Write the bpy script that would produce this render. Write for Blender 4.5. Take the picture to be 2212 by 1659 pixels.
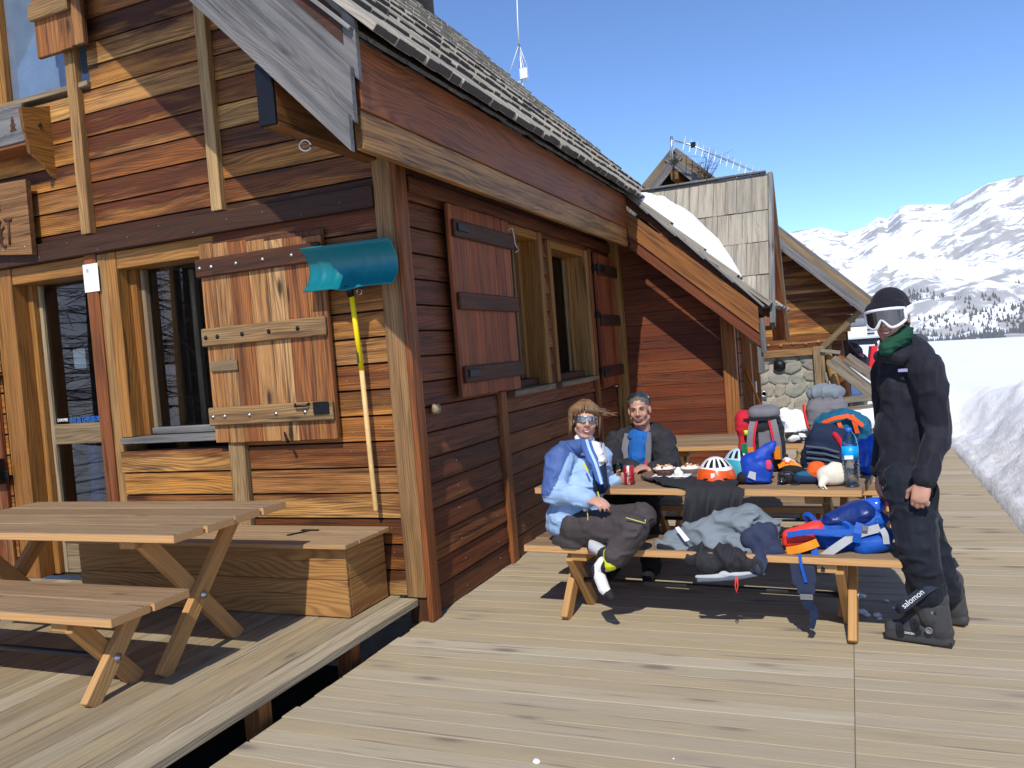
import bpy, bmesh, math, random
import numpy as np
from mathutils import Vector, Matrix
random.seed(7); np.random.seed(7)
for o in list(bpy.data.objects): bpy.data.objects.remove(o)
S = bpy.context.scene
COL = S.collection
rad = math.radians
# ------------------------------------------------------------------ camera
CAMR = Matrix(((0.9209, 0.0587, 0.3854), (0.3817, 0.0626, -0.9222), (-0.0783, 0.9963, 0.0353)))
CAMR = CAMR.to_quaternion().normalized().to_matrix()
CAMP = Vector((0, 0, 1.62))
cd = bpy.data.cameras.new('camera'); cam = bpy.data.objects.new('camera', cd); COL.objects.link(cam)
cam.matrix_world = Matrix.Translation(CAMP) @ CAMR.to_4x4()
cd.sensor_width = 36; cd.lens = 28.69; cd.clip_start = .05; cd.clip_end = 20000
S.camera = cam
# ------------------------------------------------------------------ sky and sun
SUN_EL = rad(47.5); SUN_AZ = math.atan2(.19, -1.0)          # light comes from +x, -y
w = bpy.data.worlds.new('World'); S.world = w; w.use_nodes = True
nt = w.node_tree; bg = nt.nodes['Background']
sky = nt.nodes.new('ShaderNodeTexSky'); sky.sky_type = 'NISHITA'; sky.sun_disc = False
sky.sun_elevation = SUN_EL; sky.sun_rotation = SUN_AZ
sky.altitude = 1600; sky.air_density = .75; sky.dust_density = 0; sky.ozone_density = 6
nt.links.new(sky.outputs[0], bg.inputs[0]); bg.inputs[1].default_value = .135
sd = bpy.data.lights.new('sun', 'SUN'); sun = bpy.data.objects.new('sun', sd); COL.objects.link(sun)
sd.energy = 2.6; sd.angle = rad(.53); sd.color = (1, .94, .84)
sdir = Vector((math.sin(SUN_AZ)*math.cos(SUN_EL), math.cos(SUN_AZ)*math.cos(SUN_EL), math.sin(SUN_EL)))
sun.rotation_euler = sdir.to_track_quat('Z', 'Y').to_euler(); sun.location = sdir*40
vs = S.view_settings; vs.view_transform = 'Standard'; vs.look = 'None'; vs.gamma = 1; vs.exposure = 0.80
S.render.engine = 'CYCLES'
# ------------------------------------------------------------------ helpers
def V(*a): return Vector(a)
def at(px, py, y=None, x=None, z=None):
    """a point seen at (px,py) of a 2212 px wide print, at the given world coordinate"""
    d = CAMR @ Vector(((px-1106)/1762.6, -(py-829.5)/1762.6, -1))
    if y is not None: t = (y-CAMP.y)/d.y
    elif x is not None: t = (x-CAMP.x)/d.x
    else: t = (z-CAMP.z)/d.z
    return CAMP+d*t
WM = {}                       # world matrix of everything made so far
WK, FK, CRUMPLE = .6, .8, True
CT = Matrix.Identity(4)       # current transform of the builder
def tag(o, label=None, cat=None, group=None, kind=None):
    if label: o['label'] = label
    if cat: o['category'] = cat
    if group: o['group'] = group
    if kind: o['kind'] = kind
    return o
def empty(name, loc=(0, 0, 0), label=None, cat=None, group=None, rz=0, parent=None):
    o = bpy.data.objects.new(name, None); COL.objects.link(o); o.empty_display_size = .1
    M = CT @ Matrix.Translation(Vector(loc)) @ Matrix.Rotation(rz, 4, 'Z'); WM[o.name] = M
    if parent is not None: o.parent = parent; o.matrix_parent_inverse = WM[parent.name].inverted()
    o.matrix_basis = M; tag(o, label, cat, group)
    return o
def link(name, me, mat=None, parent=None, M=None):
    o = bpy.data.objects.new(name, me); COL.objects.link(o)
    if mat is not None and not me.materials: me.materials.append(mat)
    M = CT @ (M if M is not None else Matrix.Identity(4)); WM[o.name] = M
    if parent is not None: o.parent = parent; o.matrix_parent_inverse = WM[parent.name].inverted()
    o.matrix_basis = M
    return o
def mesh(verts, faces, smooth=False, name='mesh'):
    me = bpy.data.meshes.new(name)
    me.from_pydata([tuple(v) for v in verts], [], [tuple(f) for f in faces])
    if smooth: me.polygons.foreach_set('use_smooth', [True]*len(me.polygons))
    me.update(); return me
def frame(xd, yd=None):
    x = Vector(xd).normalized(); y = Vector(yd) if yd is not None else Vector((0, 0, 1))
    z = x.cross(y)
    if z.length < 1e-6: z = x.orthogonal()
    z.normalize(); y = z.cross(x)
    return Matrix((x, y, z)).transposed()
def box_vf(L, W, T, c=.004):
    """chamfered box, x length, y width, z thickness"""
    c = min(c, L*.3, W*.3, T*.3)
    vs_, idx = [], {}
    for sx in (-1, 1):
        for sy in (-1, 1):
            for sz in (-1, 1):
                for a in range(3):
                    p = [sx*L/2, sy*W/2, sz*T/2]; s = (sx, sy, sz)
                    for b in range(3):
                        if b != a: p[b] -= s[b]*c
                    idx[(sx, sy, sz, a)] = len(vs_); vs_.append(p)
    fs = []
    for a in range(3):
        b, d = (a+1) % 3, (a+2) % 3
        for s in (-1, 1):
            q = []
            for sb, sd_ in ((-1, -1), (1, -1), (1, 1), (-1, 1)):
                k = [0]*3; k[a] = s; k[b] = sb; k[d] = sd_; q.append(idx[(*k, a)])
            fs.append(q if s > 0 else q[::-1])
    for a in range(3):
        b, d = (a+1) % 3, (a+2) % 3
        for sb in (-1, 1):
            for sd_ in (-1, 1):
                k0 = [0]*3; k0[a] = -1; k0[b] = sb; k0[d] = sd_; k1 = list(k0); k1[a] = 1
                q = [idx[(*k0, b)], idx[(*k1, b)], idx[(*k1, d)], idx[(*k0, d)]]
                fs.append(q if sb*sd_ > 0 else q[::-1])
    for sx in (-1, 1):
        for sy in (-1, 1):
            for sz in (-1, 1):
                q = [idx[(sx, sy, sz, a)] for a in range(3)]
                fs.append(q if sx*sy*sz > 0 else q[::-1])
    return vs_, fs
_bm = {}
def box_mesh(L, W, T, c=.004, mat=None):
    k = (round(L, 4), round(W, 4), round(T, 4), c, mat.name if mat else '')
    if k not in _bm:
        _bm[k] = mesh(*box_vf(L, W, T, c)); _bm[k].name = 'board'
        if mat: _bm[k].materials.append(mat)
    return _bm[k]
def bx(name, p, size, mat, parent=None, c=.004, rot=None):
    """axis-aligned chamfered box, centre p; x is the long grain axis of the mesh"""
    M = Matrix.Translation(Vector(p))
    sx, sy, sz = size
    if sz >= sx and sz >= sy:
        me = box_mesh(sz, sx, sy, c, mat); R_ = Matrix(((0, 1, 0), (0, 0, 1), (1, 0, 0))).to_4x4()
    elif sy > sx and sy > sz:
        me = box_mesh(sy, sz, sx, c, mat); R_ = Matrix(((0, 0, 1), (1, 0, 0), (0, 1, 0))).to_4x4()
    else:
        me = box_mesh(sx, sy, sz, c, mat); R_ = Matrix.Identity(4)
    if rot is not None: M = M @ rot.to_4x4()
    return link(name, me, mat, parent, M @ R_)
def plank(name, p0, p1, wdir, W, T, mat, parent=None, c=.004, prof=None, roll=0):
    p0, p1 = Vector(p0), Vector(p1); L = (p1-p0).length
    M = Matrix.Translation((p0+p1)/2) @ frame(p1-p0, wdir).to_4x4()
    if roll: M = M @ Matrix.Rotation(roll, 4, 'X')
    if prof:
        n = len(prof); vs_ = [(-L/2, y*W, z*T) for y, z in prof]+[(L/2, y*W, z*T) for y, z in prof]
        fs = [(i, i+n, (i+1) % n+n, (i+1) % n) for i in range(n)]+[tuple(range(n)), tuple(range(2*n-1, n-1, -1))]
        me = mesh(vs_, fs); me.materials.append(mat)
    else: me = box_mesh(L, W, T, c, mat)
    return link(name, me, mat, parent, M)
LOG = [(-.5, -.5), (.5, -.5), (.5, -.25), (.46, .20), (.26, .45), (0, .5), (-.26, .45), (-.46, .20), (-.5, -.25)]
LAP = [(-.5, -.5), (.5, -.5), (.5, .05), (.47, .2), (-.44, .5), (-.5, .42)]
def tube_vf(pts, r, n=8, cap=True, flat=1.0, up=None):
    pts = [Vector(p) for p in pts]; m = len(pts)
    rs = r if isinstance(r, (list, tuple)) else [r]*m
    vs_, fs = [], []
    t0 = (pts[1]-pts[0]).normalized()
    u = Vector(up) if up is not None else t0.orthogonal()
    u = (u-t0*u.dot(t0)).normalized()
    for i, p in enumerate(pts):
        t = (pts[min(i+1, m-1)]-pts[max(i-1, 0)]).normalized()
        u = (u-t*u.dot(t)).normalized(); v = t.cross(u)
        for k in range(n):
            a = 2*math.pi*k/n
            vs_.append(p+(u*math.cos(a)+v*math.sin(a)*flat)*rs[i])
    for i in range(m-1):
        for k in range(n):
            a, b = i*n+k, i*n+(k+1) % n
            fs.append((a, b, b+n, a+n))
    if cap:
        fs.append(tuple(range(n-1, -1, -1))); fs.append(tuple(range((m-1)*n, m*n)))
    return vs_, fs
def tube(name, pts, r, mat, parent=None, n=8, flat=1.0, up=None, smooth=True):
    c = sum((Vector(p) for p in pts), Vector())/len(pts) if parent is None else Vector()
    vs_, fs = tube_vf([Vector(p)-c for p in pts], r, n, True, flat, up)
    return link(name, mesh(vs_, fs, smooth), mat, parent, Matrix.Translation(c))
def lathe_vf(prof, n=24):
    """prof: list of (r,z)"""
    vs_, fs = [], []
    for r, z in prof:
        for k in range(n):
            a = 2*math.pi*k/n; vs_.append((r*math.cos(a), r*math.sin(a), z))
    for i in range(len(prof)-1):
        for k in range(n):
            a, b = i*n+k, i*n+(k+1) % n; fs.append((a, b, b+n, a+n))
    if prof[0][0] > 1e-4: fs.append(tuple(range(n-1, -1, -1)))
    if prof[-1][0] > 1e-4: fs.append(tuple(range((len(prof)-1)*n, len(prof)*n)))
    return vs_, fs
def lathe(name, prof, mat, parent=None, loc=(0, 0, 0), n=24, smooth=True, M=None):
    return link(name, mesh(*lathe_vf(prof, n), smooth), mat, parent, Matrix.Translation(Vector(loc)) @ (M or Matrix.Identity(4)))
def join_vf(parts):
    vs_, fs = [], []
    for v, f in parts:
        k = len(vs_); vs_ += [tuple(q) for q in v]; fs += [tuple(i+k for i in q) for q in f]
    return vs_, fs
def xf(vf, M):
    return [M @ Vector(v) for v in vf[0]], vf[1]
def ribbon(name, pts, width, mat, parent=None, thick=.003, nrm=(0, -1, 0)):
    """flat strap: sweeps a thin rectangle, width direction perpendicular to nrm"""
    pts = [Vector(p) for p in pts]; m = len(pts); vs_, fs = [], []
    N = Vector(nrm).normalized()
    for i, p in enumerate(pts):
        t = (pts[min(i+1, m-1)]-pts[max(i-1, 0)]).normalized()
        wv = t.cross(N)
        if wv.length < 1e-3: wv = t.orthogonal()
        wv.normalize(); nn = wv.cross(t)
        wd = width[i] if isinstance(width, (list, tuple)) else width
        for a, b in ((-1, -1), (1, -1), (1, 1), (-1, 1)): vs_.append(p+wv*a*wd/2+nn*b*thick/2)
    for i in range(m-1):
        for k in range(4):
            a, b = i*4+k, i*4+(k+1) % 4; fs.append((a, b, b+4, a+4))
    fs += [(3, 2, 1, 0), tuple(range((m-1)*4, m*4))]
    return link(name, mesh(vs_, fs), mat, parent)
def spline(pts, n=6):
    """Catmull-Rom through pts"""
    P = [Vector(p) for p in pts]; P = [P[0]*2-P[1]]+P+[P[-1]*2-P[-2]]; out = []
    for i in range(1, len(P)-2):
        for k in range(n):
            t = k/n; a, b, c, d = P[i-1], P[i], P[i+1], P[i+2]
            out.append(.5*((2*b)+(c-a)*t+(2*a-5*b+4*c-d)*t*t+(3*b-a-3*c+d)*t**3))
    out.append(P[-2]); return out
# numpy gradient-free value noise in 3-D
_perm = np.random.RandomState(3).rand(64, 64, 64)
def vnoise(p):
    p = np.asarray(p, float); i = np.floor(p).astype(int); f = p-i; f = f*f*(3-2*f)
    r = 0
    for a in (0, 1):
        for b in (0, 1):
            for c in (0, 1):
                wgt = (f[:, 0] if a else 1-f[:, 0])*(f[:, 1] if b else 1-f[:, 1])*(f[:, 2] if c else 1-f[:, 2])
                r = r+wgt*_perm[(i[:, 0]+a) % 64, (i[:, 1]+b) % 64, (i[:, 2]+c) % 64]
    return r*2-1
def fbm(p, oct=4):
    s, a, t = 0, 1., 0
    p = np.asarray(p, float)
    for k in range(oct): s = s+a*vnoise(p*2**k+k*17.3); t += a; a *= .5
    return s/t
def shape(name, parts, mat, parent=None, voxel=.01, smooth=4, wrinkle=0, wscale=(9, 9, 9), seed=0, M=None, cut=None, extra=None, fold=0, fscale=(5, 5, 14)):
    """one continuous skin grown round overlapping tapered capsules / ellipsoids; optional folds of cloth"""
    vf = join_vf(parts); me = mesh(*vf); o = bpy.data.objects.new('tmp', me); COL.objects.link(o)
    m = o.modifiers.new('r', 'REMESH'); m.mode = 'VOXEL'; m.voxel_size = voxel
    if smooth:
        s = o.modifiers.new('s', 'SMOOTH'); s.iterations = smooth; s.factor = .5
    dg = bpy.context.evaluated_depsgraph_get(); ev = o.evaluated_get(dg)
    me2 = bpy.data.meshes.new_from_object(ev); bpy.data.objects.remove(o); bpy.data.meshes.remove(me)
    n = len(me2.vertices); co = np.empty(n*3); me2.vertices.foreach_get('co', co); co = co.reshape(-1, 3)
    no = np.empty(n*3); me2.vertices.foreach_get('normal', no); no = no.reshape(-1, 3)
    wrinkle *= WK; fold *= FK
    if wrinkle: co = co+no*(wrinkle*fbm(co*np.array(wscale)+seed*7.7, 3))[:, None]
    if fold:
        if CRUMPLE:      # creased shell fabric: several octaves of sharp ridges
            q = co*np.array(fscale)+seed*3.1; q = q+.55*np.stack([fbm(q*.6+5, 2), fbm(q*.6+15, 2), fbm(q*.6+25, 2)], 1)
            f = sum(w_*(1-2.2*np.abs(vnoise(q*m_+m_*9))) for w_, m_ in ((.55, 1.), (.32, 2.1), (.18, 4.3)))
            co = co+no*(fold*1.25*f)[:, None]
        else:            # worn clothing: fewer, softer folds
            f = fbm(co*np.array(fscale)+seed*3.1, 2); f = np.clip(1-np.abs(f)*3.2, 0, 1)**1.5
            co = co+no*(fold*(f-.3))[:, None]
    if extra is not None: co = extra(co, no)
    me2.vertices.foreach_set('co', co.ravel()); me2.polygons.foreach_set('use_smooth', [True]*len(me2.polygons)); me2.update()
    me2.materials.clear()
    ob = link(name, me2, mat, parent, M)
    if cut:
        bm = bmesh.new(); bm.from_mesh(me2)
        for p, nrm in cut:
            bmesh.ops.bisect_plane(bm, geom=bm.verts[:]+bm.edges[:]+bm.faces[:], plane_co=p, plane_no=nrm, clear_outer=True)
        bm.to_mesh(me2); bm.free()
    return ob
def ball(p, r, M=None, n=12):
    """ellipsoid; r a number or (rx,ry,rz)"""
    r = (r, r, r) if not isinstance(r, (tuple, list)) else r
    prof = [(math.sin(math.pi*i/n), -math.cos(math.pi*i/n)) for i in range(n+1)]
    prof[0] = (0.02, -1); prof[-1] = (.02, 1)
    v, f = lathe_vf(prof, n+4)
    R_ = M if M is not None else Matrix.Identity(3)
    return [Vector(p)+R_ @ Vector((a*r[0], b*r[1], c*r[2])) for a, b, c in v], f
def cap_(p, q, r0, r1=None, n=14, flat=1.0, up=None):
    """tapered capsule p->q"""
    p, q = Vector(p), Vector(q); r1 = r0 if r1 is None else r1
    d = (q-p); L = d.length; d.normalize()
    P, Rr = [], []
    for k in (0.05, .35, .65, .9): P.append(p-d*r0*math.cos(k*math.pi/2)); Rr.append(r0*math.sin(k*math.pi/2))
    P += [p, q]; Rr += [r0, r1]
    for k in (.9, .65, .35, .05): P.append(q+d*r1*math.cos(k*math.pi/2)); Rr.append(r1*math.sin(k*math.pi/2))
    return tube_vf(P, Rr, n, True, flat, up)
def chain(pts, rs, **k):
    return [cap_(pts[i], pts[i+1], rs[i], rs[i+1], **k) for i in range(len(pts)-1)]
# ------------------------------------------------------------------ materials
class NT:
    def __init__(s, name):
        s.m = bpy.data.materials.new(name); s.m.use_nodes = True; s.t = s.m.node_tree
        s.b = s.t.nodes['Principled BSDF']; s.out = s.t.nodes['Material Output']
    def n(s, typ, **k):
        nd = s.t.nodes.new('ShaderNode'+typ)
        for a, b in k.items():
            if a.startswith('i_'):
                key = a[2:]; key = int(key) if key.isdigit() else key.replace('_', ' ')
                nd.inputs[key].default_value = b
            else: setattr(nd, a, b)
        return nd
    def l(s, a, b): s.t.links.new(a, b)
    def ramp(s, fac, stops, interp='LINEAR'):
        r = s.n('ValToRGB'); r.color_ramp.interpolation = interp; e = r.color_ramp.elements
        while len(e) < len(stops): e.new(.5)
        for k, (p, c) in enumerate(stops): e[k].position = p; e[k].color = c if len(c) == 4 else (*c, 1)
        s.l(fac, r.inputs[0]); return r.outputs[0]
    def mix(s, f, a, b, mode='MIX'):
        m = s.n('Mix', data_type='RGBA', blend_type=mode)
        for sock, v in ((m.inputs[0], f), (m.inputs[6], a), (m.inputs[7], b)):
            if hasattr(v, 'is_output'): s.l(v, sock)
            else: sock.default_value = v if not isinstance(v, tuple) or len(v) == 4 else (*v, 1)
        return m.outputs[2]
    def math(s, op, a, b=0.0, clamp=False):
        m = s.n('Math', operation=op, use_clamp=clamp)
        for k, v in ((0, a), (1, b)):
            if hasattr(v, 'is_output'): s.l(v, m.inputs[k])
            else: m.inputs[k].default_value = v
        return m.outputs[0]
    def mapp(s, vec, sc, loc=(0, 0, 0)):
        m = s.n('Mapping'); m.inputs['Scale'].default_value = sc; m.inputs['Location'].default_value = loc
        s.l(vec, m.inputs[0]); return m.outputs[0]
    def noise(s, vec, scale=1., detail=3., rough=.55, dist=0.):
        m = s.n('TexNoise'); m.inputs['Scale'].default_value = scale; m.inputs['Detail'].default_value = detail
        m.inputs['Roughness'].default_value = rough; m.inputs['Distortion'].default_value = dist
        s.l(vec, m.inputs['Vector']); return m.outputs[0]
    def bump(s, h, strength=.3, dist=.01):
        b = s.n('Bump'); b.inputs['Strength'].default_value = strength; b.inputs['Distance'].default_value = dist
        s.l(h, b.inputs['Height']); s.l(b.outputs[0], s.b.inputs['Normal'])
def wood(name, tones, alt, patch=.6, ring=.45, rough=.72, rs=34., knots=.5, spec=.25, bump=.35, dark=(.02, .012, .008), lean=0., fresh=None, end=.45, pl=.9, amp=6., sharp=.13, ks=1., streak=.6, gain=(1, .97, .8)):
    """weathered timber: tone per board, long patches, cathedral grain, fibre, knots (x = along the grain)"""
    tones = [tuple(min(.85, c*g) for c, g in zip(t, gain)) for t in tones]; alt = [tuple(min(.85, c*g) for c, g in zip(t, gain)) for t in alt]
    k = NT(name); tc = k.n('TexCoord'); oi = k.n('ObjectInfo')
    rnd = oi.outputs['Random']
    cv = k.n('CombineXYZ')
    for i, f in enumerate((37.1, 91.7, 53.3)): k.l(k.math('MULTIPLY', rnd, f), cv.inputs[i])
    add = k.n('VectorMath', operation='ADD'); k.l(tc.outputs['Object'], add.inputs[0]); k.l(cv.outputs[0], add.inputs[1])
    P = add.outputs[0]; loc = k.n('SeparateXYZ'); k.l(tc.outputs['Object'], loc.inputs[0]); sp = k.n('SeparateXYZ'); k.l(P, sp.inputs[0])
    n = len(tones)
    base = k.ramp(rnd, [(i/max(1, n-1), c) for i, c in enumerate(tones)])
    r2 = k.math('FRACT', k.math('MULTIPLY', rnd, 7.31)); r3 = k.math('FRACT', k.math('MULTIPLY', rnd, 13.77))
    altc = k.ramp(r2, [(i/max(1, len(alt)-1), c) for i, c in enumerate(alt)])
    pn = k.noise(k.mapp(P, (pl, 9, 9)), 1., 5., .62)
    pn = k.math('ADD', pn, k.math('MULTIPLY', k.math('SUBTRACT', r3, .5), .36))
    if lean: pn = k.math('ADD', pn, k.math('MULTIPLY', loc.outputs[1], lean))
    pm = k.ramp(pn, [(.5-sharp, (0, 0, 0)), (.5+sharp, (1, 1, 1))])
    col = k.mix(k.math('MULTIPLY', pm, patch), base, altc)
    stn = k.noise(k.mapp(P, (1.6, 30, 30), (11, 4, 7)), 1., 5., .62)
    std = k.ramp(stn, [(.36, (1, 1, 1)), (.52, (0, 0, 0))]); stl = k.ramp(stn, [(.52, (0, 0, 0)), (.70, (1, 1, 1))])
    col = k.mix(k.math('MULTIPLY', std, streak), col, k.mix(.75, col, dark))
    col = k.mix(k.math('MULTIPLY', stl, streak*.8), col, k.mix(1., col, (1.55, 1.5, 1.42, 1), 'MULTIPLY'))
    # growth rings: contours of a stretched noise added to the across-board coordinate
    fig = k.noise(k.mapp(P, (.55, 3.2, 3.2)), 1., 2., .5)
    rv = k.math('ADD', k.math('MULTIPLY', k.math('ADD', sp.outputs[1], sp.outputs[2]), rs*1.7), k.math('MULTIPLY', fig, rs*1.7*amp/20))
    rg0 = k.math('MULTIPLY', k.math('PINGPONG', rv, .5), 2.)
    rg = k.ramp(rg0, [(.35, (0, 0, 0)), (.9, (1, 1, 1))])
    rw = k.noise(k.mapp(P, (.8, 5, 5), (3, 8, 2)), 1., 2., .5)
    fib = k.noise(k.mapp(P, (5, 150, 150)), 1., 3., .6)
    fibr = k.ramp(fib, [(.3, (0, 0, 0)), (.7, (1, 1, 1))])
    rgm = k.math('MULTIPLY', k.math('MULTIPLY', rg, ring), k.math('ADD', rw, .35))
    col = k.mix(rgm, col, k.mix(.7, col, dark))
    col = k.mix(k.math('MULTIPLY', fibr, .32), col, k.mix(.5, col, dark))
    # knots
    vo = k.n('TexVoronoi', feature='F1'); vo.inputs['Scale'].default_value = 1.; vo.inputs['Randomness'].default_value = 1
    k.l(k.mapp(P, (1.7, 5.5, 5.5)), vo.inputs['Vector'])
    kn = k.ramp(vo.outputs['Distance'], [(.055*ks, (1, 1, 1)), (.085*ks, (.55, .55, .55)), (.12*ks, (.15, .15, .15)), (.2*ks, (0, 0, 0))])
    col = k.mix(k.math('MULTIPLY', kn, knots), col, dark)
    # dark stains and cracks along the grain
    cr = k.noise(k.mapp(P, (1.1, 34, 34), (5, 3, 1)), 1., 2., .5)
    crm = k.ramp(cr, [(.645, (0, 0, 0)), (.70, (1, 1, 1))])
    col = k.mix(k.math('MULTIPLY', crm, .65), col, dark)
    nrm = k.n('SeparateXYZ'); k.l(tc.outputs['Normal'], nrm.inputs[0])
    if fresh is not None:      # edges and undersides less bleached than the upper face
        f = k.ramp(nrm.outputs[2], [(.2, (1, 1, 1)), (.6, (0, 0, 0))])
        fc_ = k.mix(k.math('MULTIPLY', fibr, .25), fresh, k.mix(.5, fresh, dark))
        col = k.mix(f, col, fc_)
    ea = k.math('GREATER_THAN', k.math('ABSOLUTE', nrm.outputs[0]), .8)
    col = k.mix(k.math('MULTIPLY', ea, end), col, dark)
    k.l(col, k.b.inputs['Base Color']); k.b.inputs['Roughness'].default_value = rough
    k.b.inputs['Specular IOR Level'].default_value = spec
    h = k.math('ADD', k.math('MULTIPLY', fibr, -.5), k.math('MULTIPLY', rg, -.4)); h = k.math('ADD', h, k.math('MULTIPLY', crm, -1.))
    k.bump(h, bump, .004)
    return k.m
def plain(name, c, rough=.6, metal=0, spec=.4, var=.12, scale=8, bump=0, bscale=40, sheen=0, coat=0, trans=0, ior=1.45):
    k = NT(name); tc = k.n('TexCoord')
    nz = k.noise(tc.outputs['Object'], scale, 4., .6)
    a = tuple(min(1, x*(1-var)) for x in c); b = tuple(min(1, x*(1+var)) for x in c)
    k.l(k.ramp(nz, [(.3, a), (.7, b)]), k.b.inputs['Base Color'])
    k.b.inputs['Roughness'].default_value = rough; k.b.inputs['Metallic'].default_value = metal
    k.b.inputs['Specular IOR Level'].default_value = spec; k.b.inputs['Sheen Weight'].default_value = sheen
    k.b.inputs['Coat Weight'].default_value = coat
    if trans: k.b.inputs['Transmission Weight'].default_value = trans; k.b.inputs['IOR'].default_value = ior
    if bump: k.bump(k.noise(tc.outputs['Object'], bscale, 4., .6), bump, .004)
    return k.m
def cloth(name, c, rough=.8, sheen=.05, bump=.22, bscale=14, var=.1, spec=.25):
    k = NT(name); tc = k.n('TexCoord')
    nz = k.noise(tc.outputs['Object'], 5, 4., .6)
    k.l(k.ramp(nz, [(.3, tuple(x*(1-var) for x in c)), (.7, tuple(min(1, x*(1+var)) for x in c))]), k.b.inputs['Base Color'])
    k.b.inputs['Roughness'].default_value = rough; k.b.inputs['Sheen Weight'].default_value = sheen*.2
    k.b.inputs['Specular IOR Level'].default_value = spec
    big = k.noise(tc.outputs['Object'], bscale, 3., .5, .8); fine = k.noise(tc.outputs['Object'], 260, 2., .5)
    k.bump(k.math('ADD', big, k.math('MULTIPLY', fine, .08)), bump, .02)
    return k.m
M_ = {}
RB = [(.15, .042, .014), (.085, .026, .011), (.21, .078, .024), (.055, .019, .010), (.25, .105, .034), (.12, .036, .014)]
GOLD = [(.52, .28, .085), (.36, .16, .045), (.56, .36, .16), (.28, .10, .028), (.50, .255, .075)]
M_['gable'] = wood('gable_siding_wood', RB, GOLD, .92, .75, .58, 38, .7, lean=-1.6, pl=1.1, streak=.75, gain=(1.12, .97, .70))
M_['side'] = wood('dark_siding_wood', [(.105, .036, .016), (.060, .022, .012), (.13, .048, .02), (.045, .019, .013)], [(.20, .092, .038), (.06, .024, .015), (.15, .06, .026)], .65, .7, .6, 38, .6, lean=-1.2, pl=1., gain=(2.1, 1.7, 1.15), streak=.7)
M_['wing'] = wood('red_brown_siding_wood', [(.13, .036, .016), (.085, .024, .013), (.16, .046, .019)], [(.23, .085, .034), (.09, .028, .015)], .6, .6, .55, 34, .5, lean=-1., gain=(1.45, 1.2, .9), streak=.5)
M_['post'] = wood('pale_post_wood', [(.36, .20, .085), (.44, .27, .13), (.30, .15, .06)], [(.52, .37, .21), (.17, .075, .032)], .75, .6, .6, 40, .6)
M_['redpost'] = wood('red_post_wood', [(.20, .062, .022), (.25, .085, .03)], [(.35, .16, .06), (.13, .04, .018)], .7, .6, .58, 36, .6, gain=(1.25, 1.2, .95))
M_['beam'] = wood('dark_beam_wood', [(.050, .020, .012), (.075, .030, .015)], [(.13, .052, .024), (.03, .016, .011)], .7, .5, .6, 36, .5, gain=(1.2,1.1,.9))
M_['frame'] = wood('golden_frame_wood', [(.34, .155, .040), (.42, .205, .058)], [(.26, .105, .03), (.50, .29, .11)], .65, .45, .5, 30, .35, streak=.5, gain=(.92, .86, .7))
M_['grey'] = wood('grey_weathered_wood', [(.27, .265, .26), (.32, .315, .31), (.21, .21, .215)], [(.42, .405, .38), (.13, .13, .135)], .85, .5, .75, 60, .9, dark=(.045, .045, .05), pl=.8, amp=9, ks=1.2, gain=(.66, .645, .63), streak=.8)
M_['fascia'] = wood('fascia_wood', [(.15, .043, .017), (.12, .034, .014)], [(.24, .09, .03), (.085, .027, .013)], .7, .55, .5, 22, .6, amp=9, gain=(1.7, 1.6, 1.2), streak=.5)
M_['wingbarge'] = wood('golden_barge_wood', [(.24, .085, .025), (.30, .12, .035)], [(.52, .30, .11), (.15, .05, .018)], .85, .6, .5, 40, .7, lean=-1.5, streak=.6)
M_['fascia2'] = wood('streaked_board_wood', [(.11, .037, .015), (.15, .055, .020)], [(.33, .18, .065), (.06, .022, .012), (.10, .035, .015)], .9, .6, .5, 30, .6, lean=-1.2, pl=.8, gain=(1.6, 1.5, 1.15), streak=.8)
M_['deck'] = wood('bleached_deck_wood', [(.42, .35, .255), (.49, .42, .325), (.39, .33, .245), (.48, .40, .28), (.43, .38, .305), (.46, .37, .24)], [(.53, .48, .395), (.38, .325, .245), (.48, .395, .26)], .7, .26, .8, 36, .85, dark=(.17, .14, .115), spec=.2, ks=1.6, end=.2, bump=.2, gain=(.90, .875, .79), streak=.14)
M_['platform'] = wood('platform_wood', [(.33, .27, .185), (.29, .24, .165), (.37, .30, .195)], [(.44, .385, .30), (.23, .19, .13), (.37, .265, .14)], .75, .55, .8, 38, .7, dark=(.10, .08, .06), spec=.2, end=.2, gain=(1.08, 1.05, .95), streak=.4)
M_['table'] = wood('table_top_wood', [(.30, .20, .135), (.27, .185, .13), (.33, .22, .145)], [(.21, .145, .105), (.38, .27, .18)], .7, .55, .7, 36, .6, dark=(.10, .055, .035), fresh=(.55, .31, .125, 1), end=.15, gain=(1., .99, .82), streak=.4)
M_['tableedge'] = wood('table_leg_wood', [(.52, .29, .115), (.46, .25, .095), (.58, .35, .16)], [(.40, .20, .07), (.64, .44, .24)], .6, .35, .6, 30, .35, dark=(.22, .10, .04), end=.1, gain=(.95, .93, .8), streak=.2)
M_['boxwood'] = wood('larch_box_wood', [(.44, .235, .085), (.40, .205, .07)], [(.30, .13, .045), (.50, .31, .14)], .7, .75, .62, 30, .8, dark=(.13, .05, .02), end=.1, amp=9, gain=(.95, .93, .8), streak=.35)
M_['lid'] = wood('lid_wood', [(.36, .255, .165), (.33, .23, .15)], [(.43, .32, .215), (.26, .175, .115)], .7, .5, .75, 34, .5, dark=(.13, .08, .045), end=.1, fresh=(.42, .24, .10, 1), gain=(1,.97,.85), streak=.35)
M_['shutter'] = wood('shutter_wood', [(.34, .155, .06), (.26, .072, .025), (.47, .30, .15), (.37, .18, .07), (.22, .062, .024), (.40, .22, .095)], [(.56, .41, .24), (.19, .058, .022), (.42, .235, .10)], .8, .7, .58, 40, .9, ks=1.2, gain=(1.02, .84, .62), streak=.8)
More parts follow.
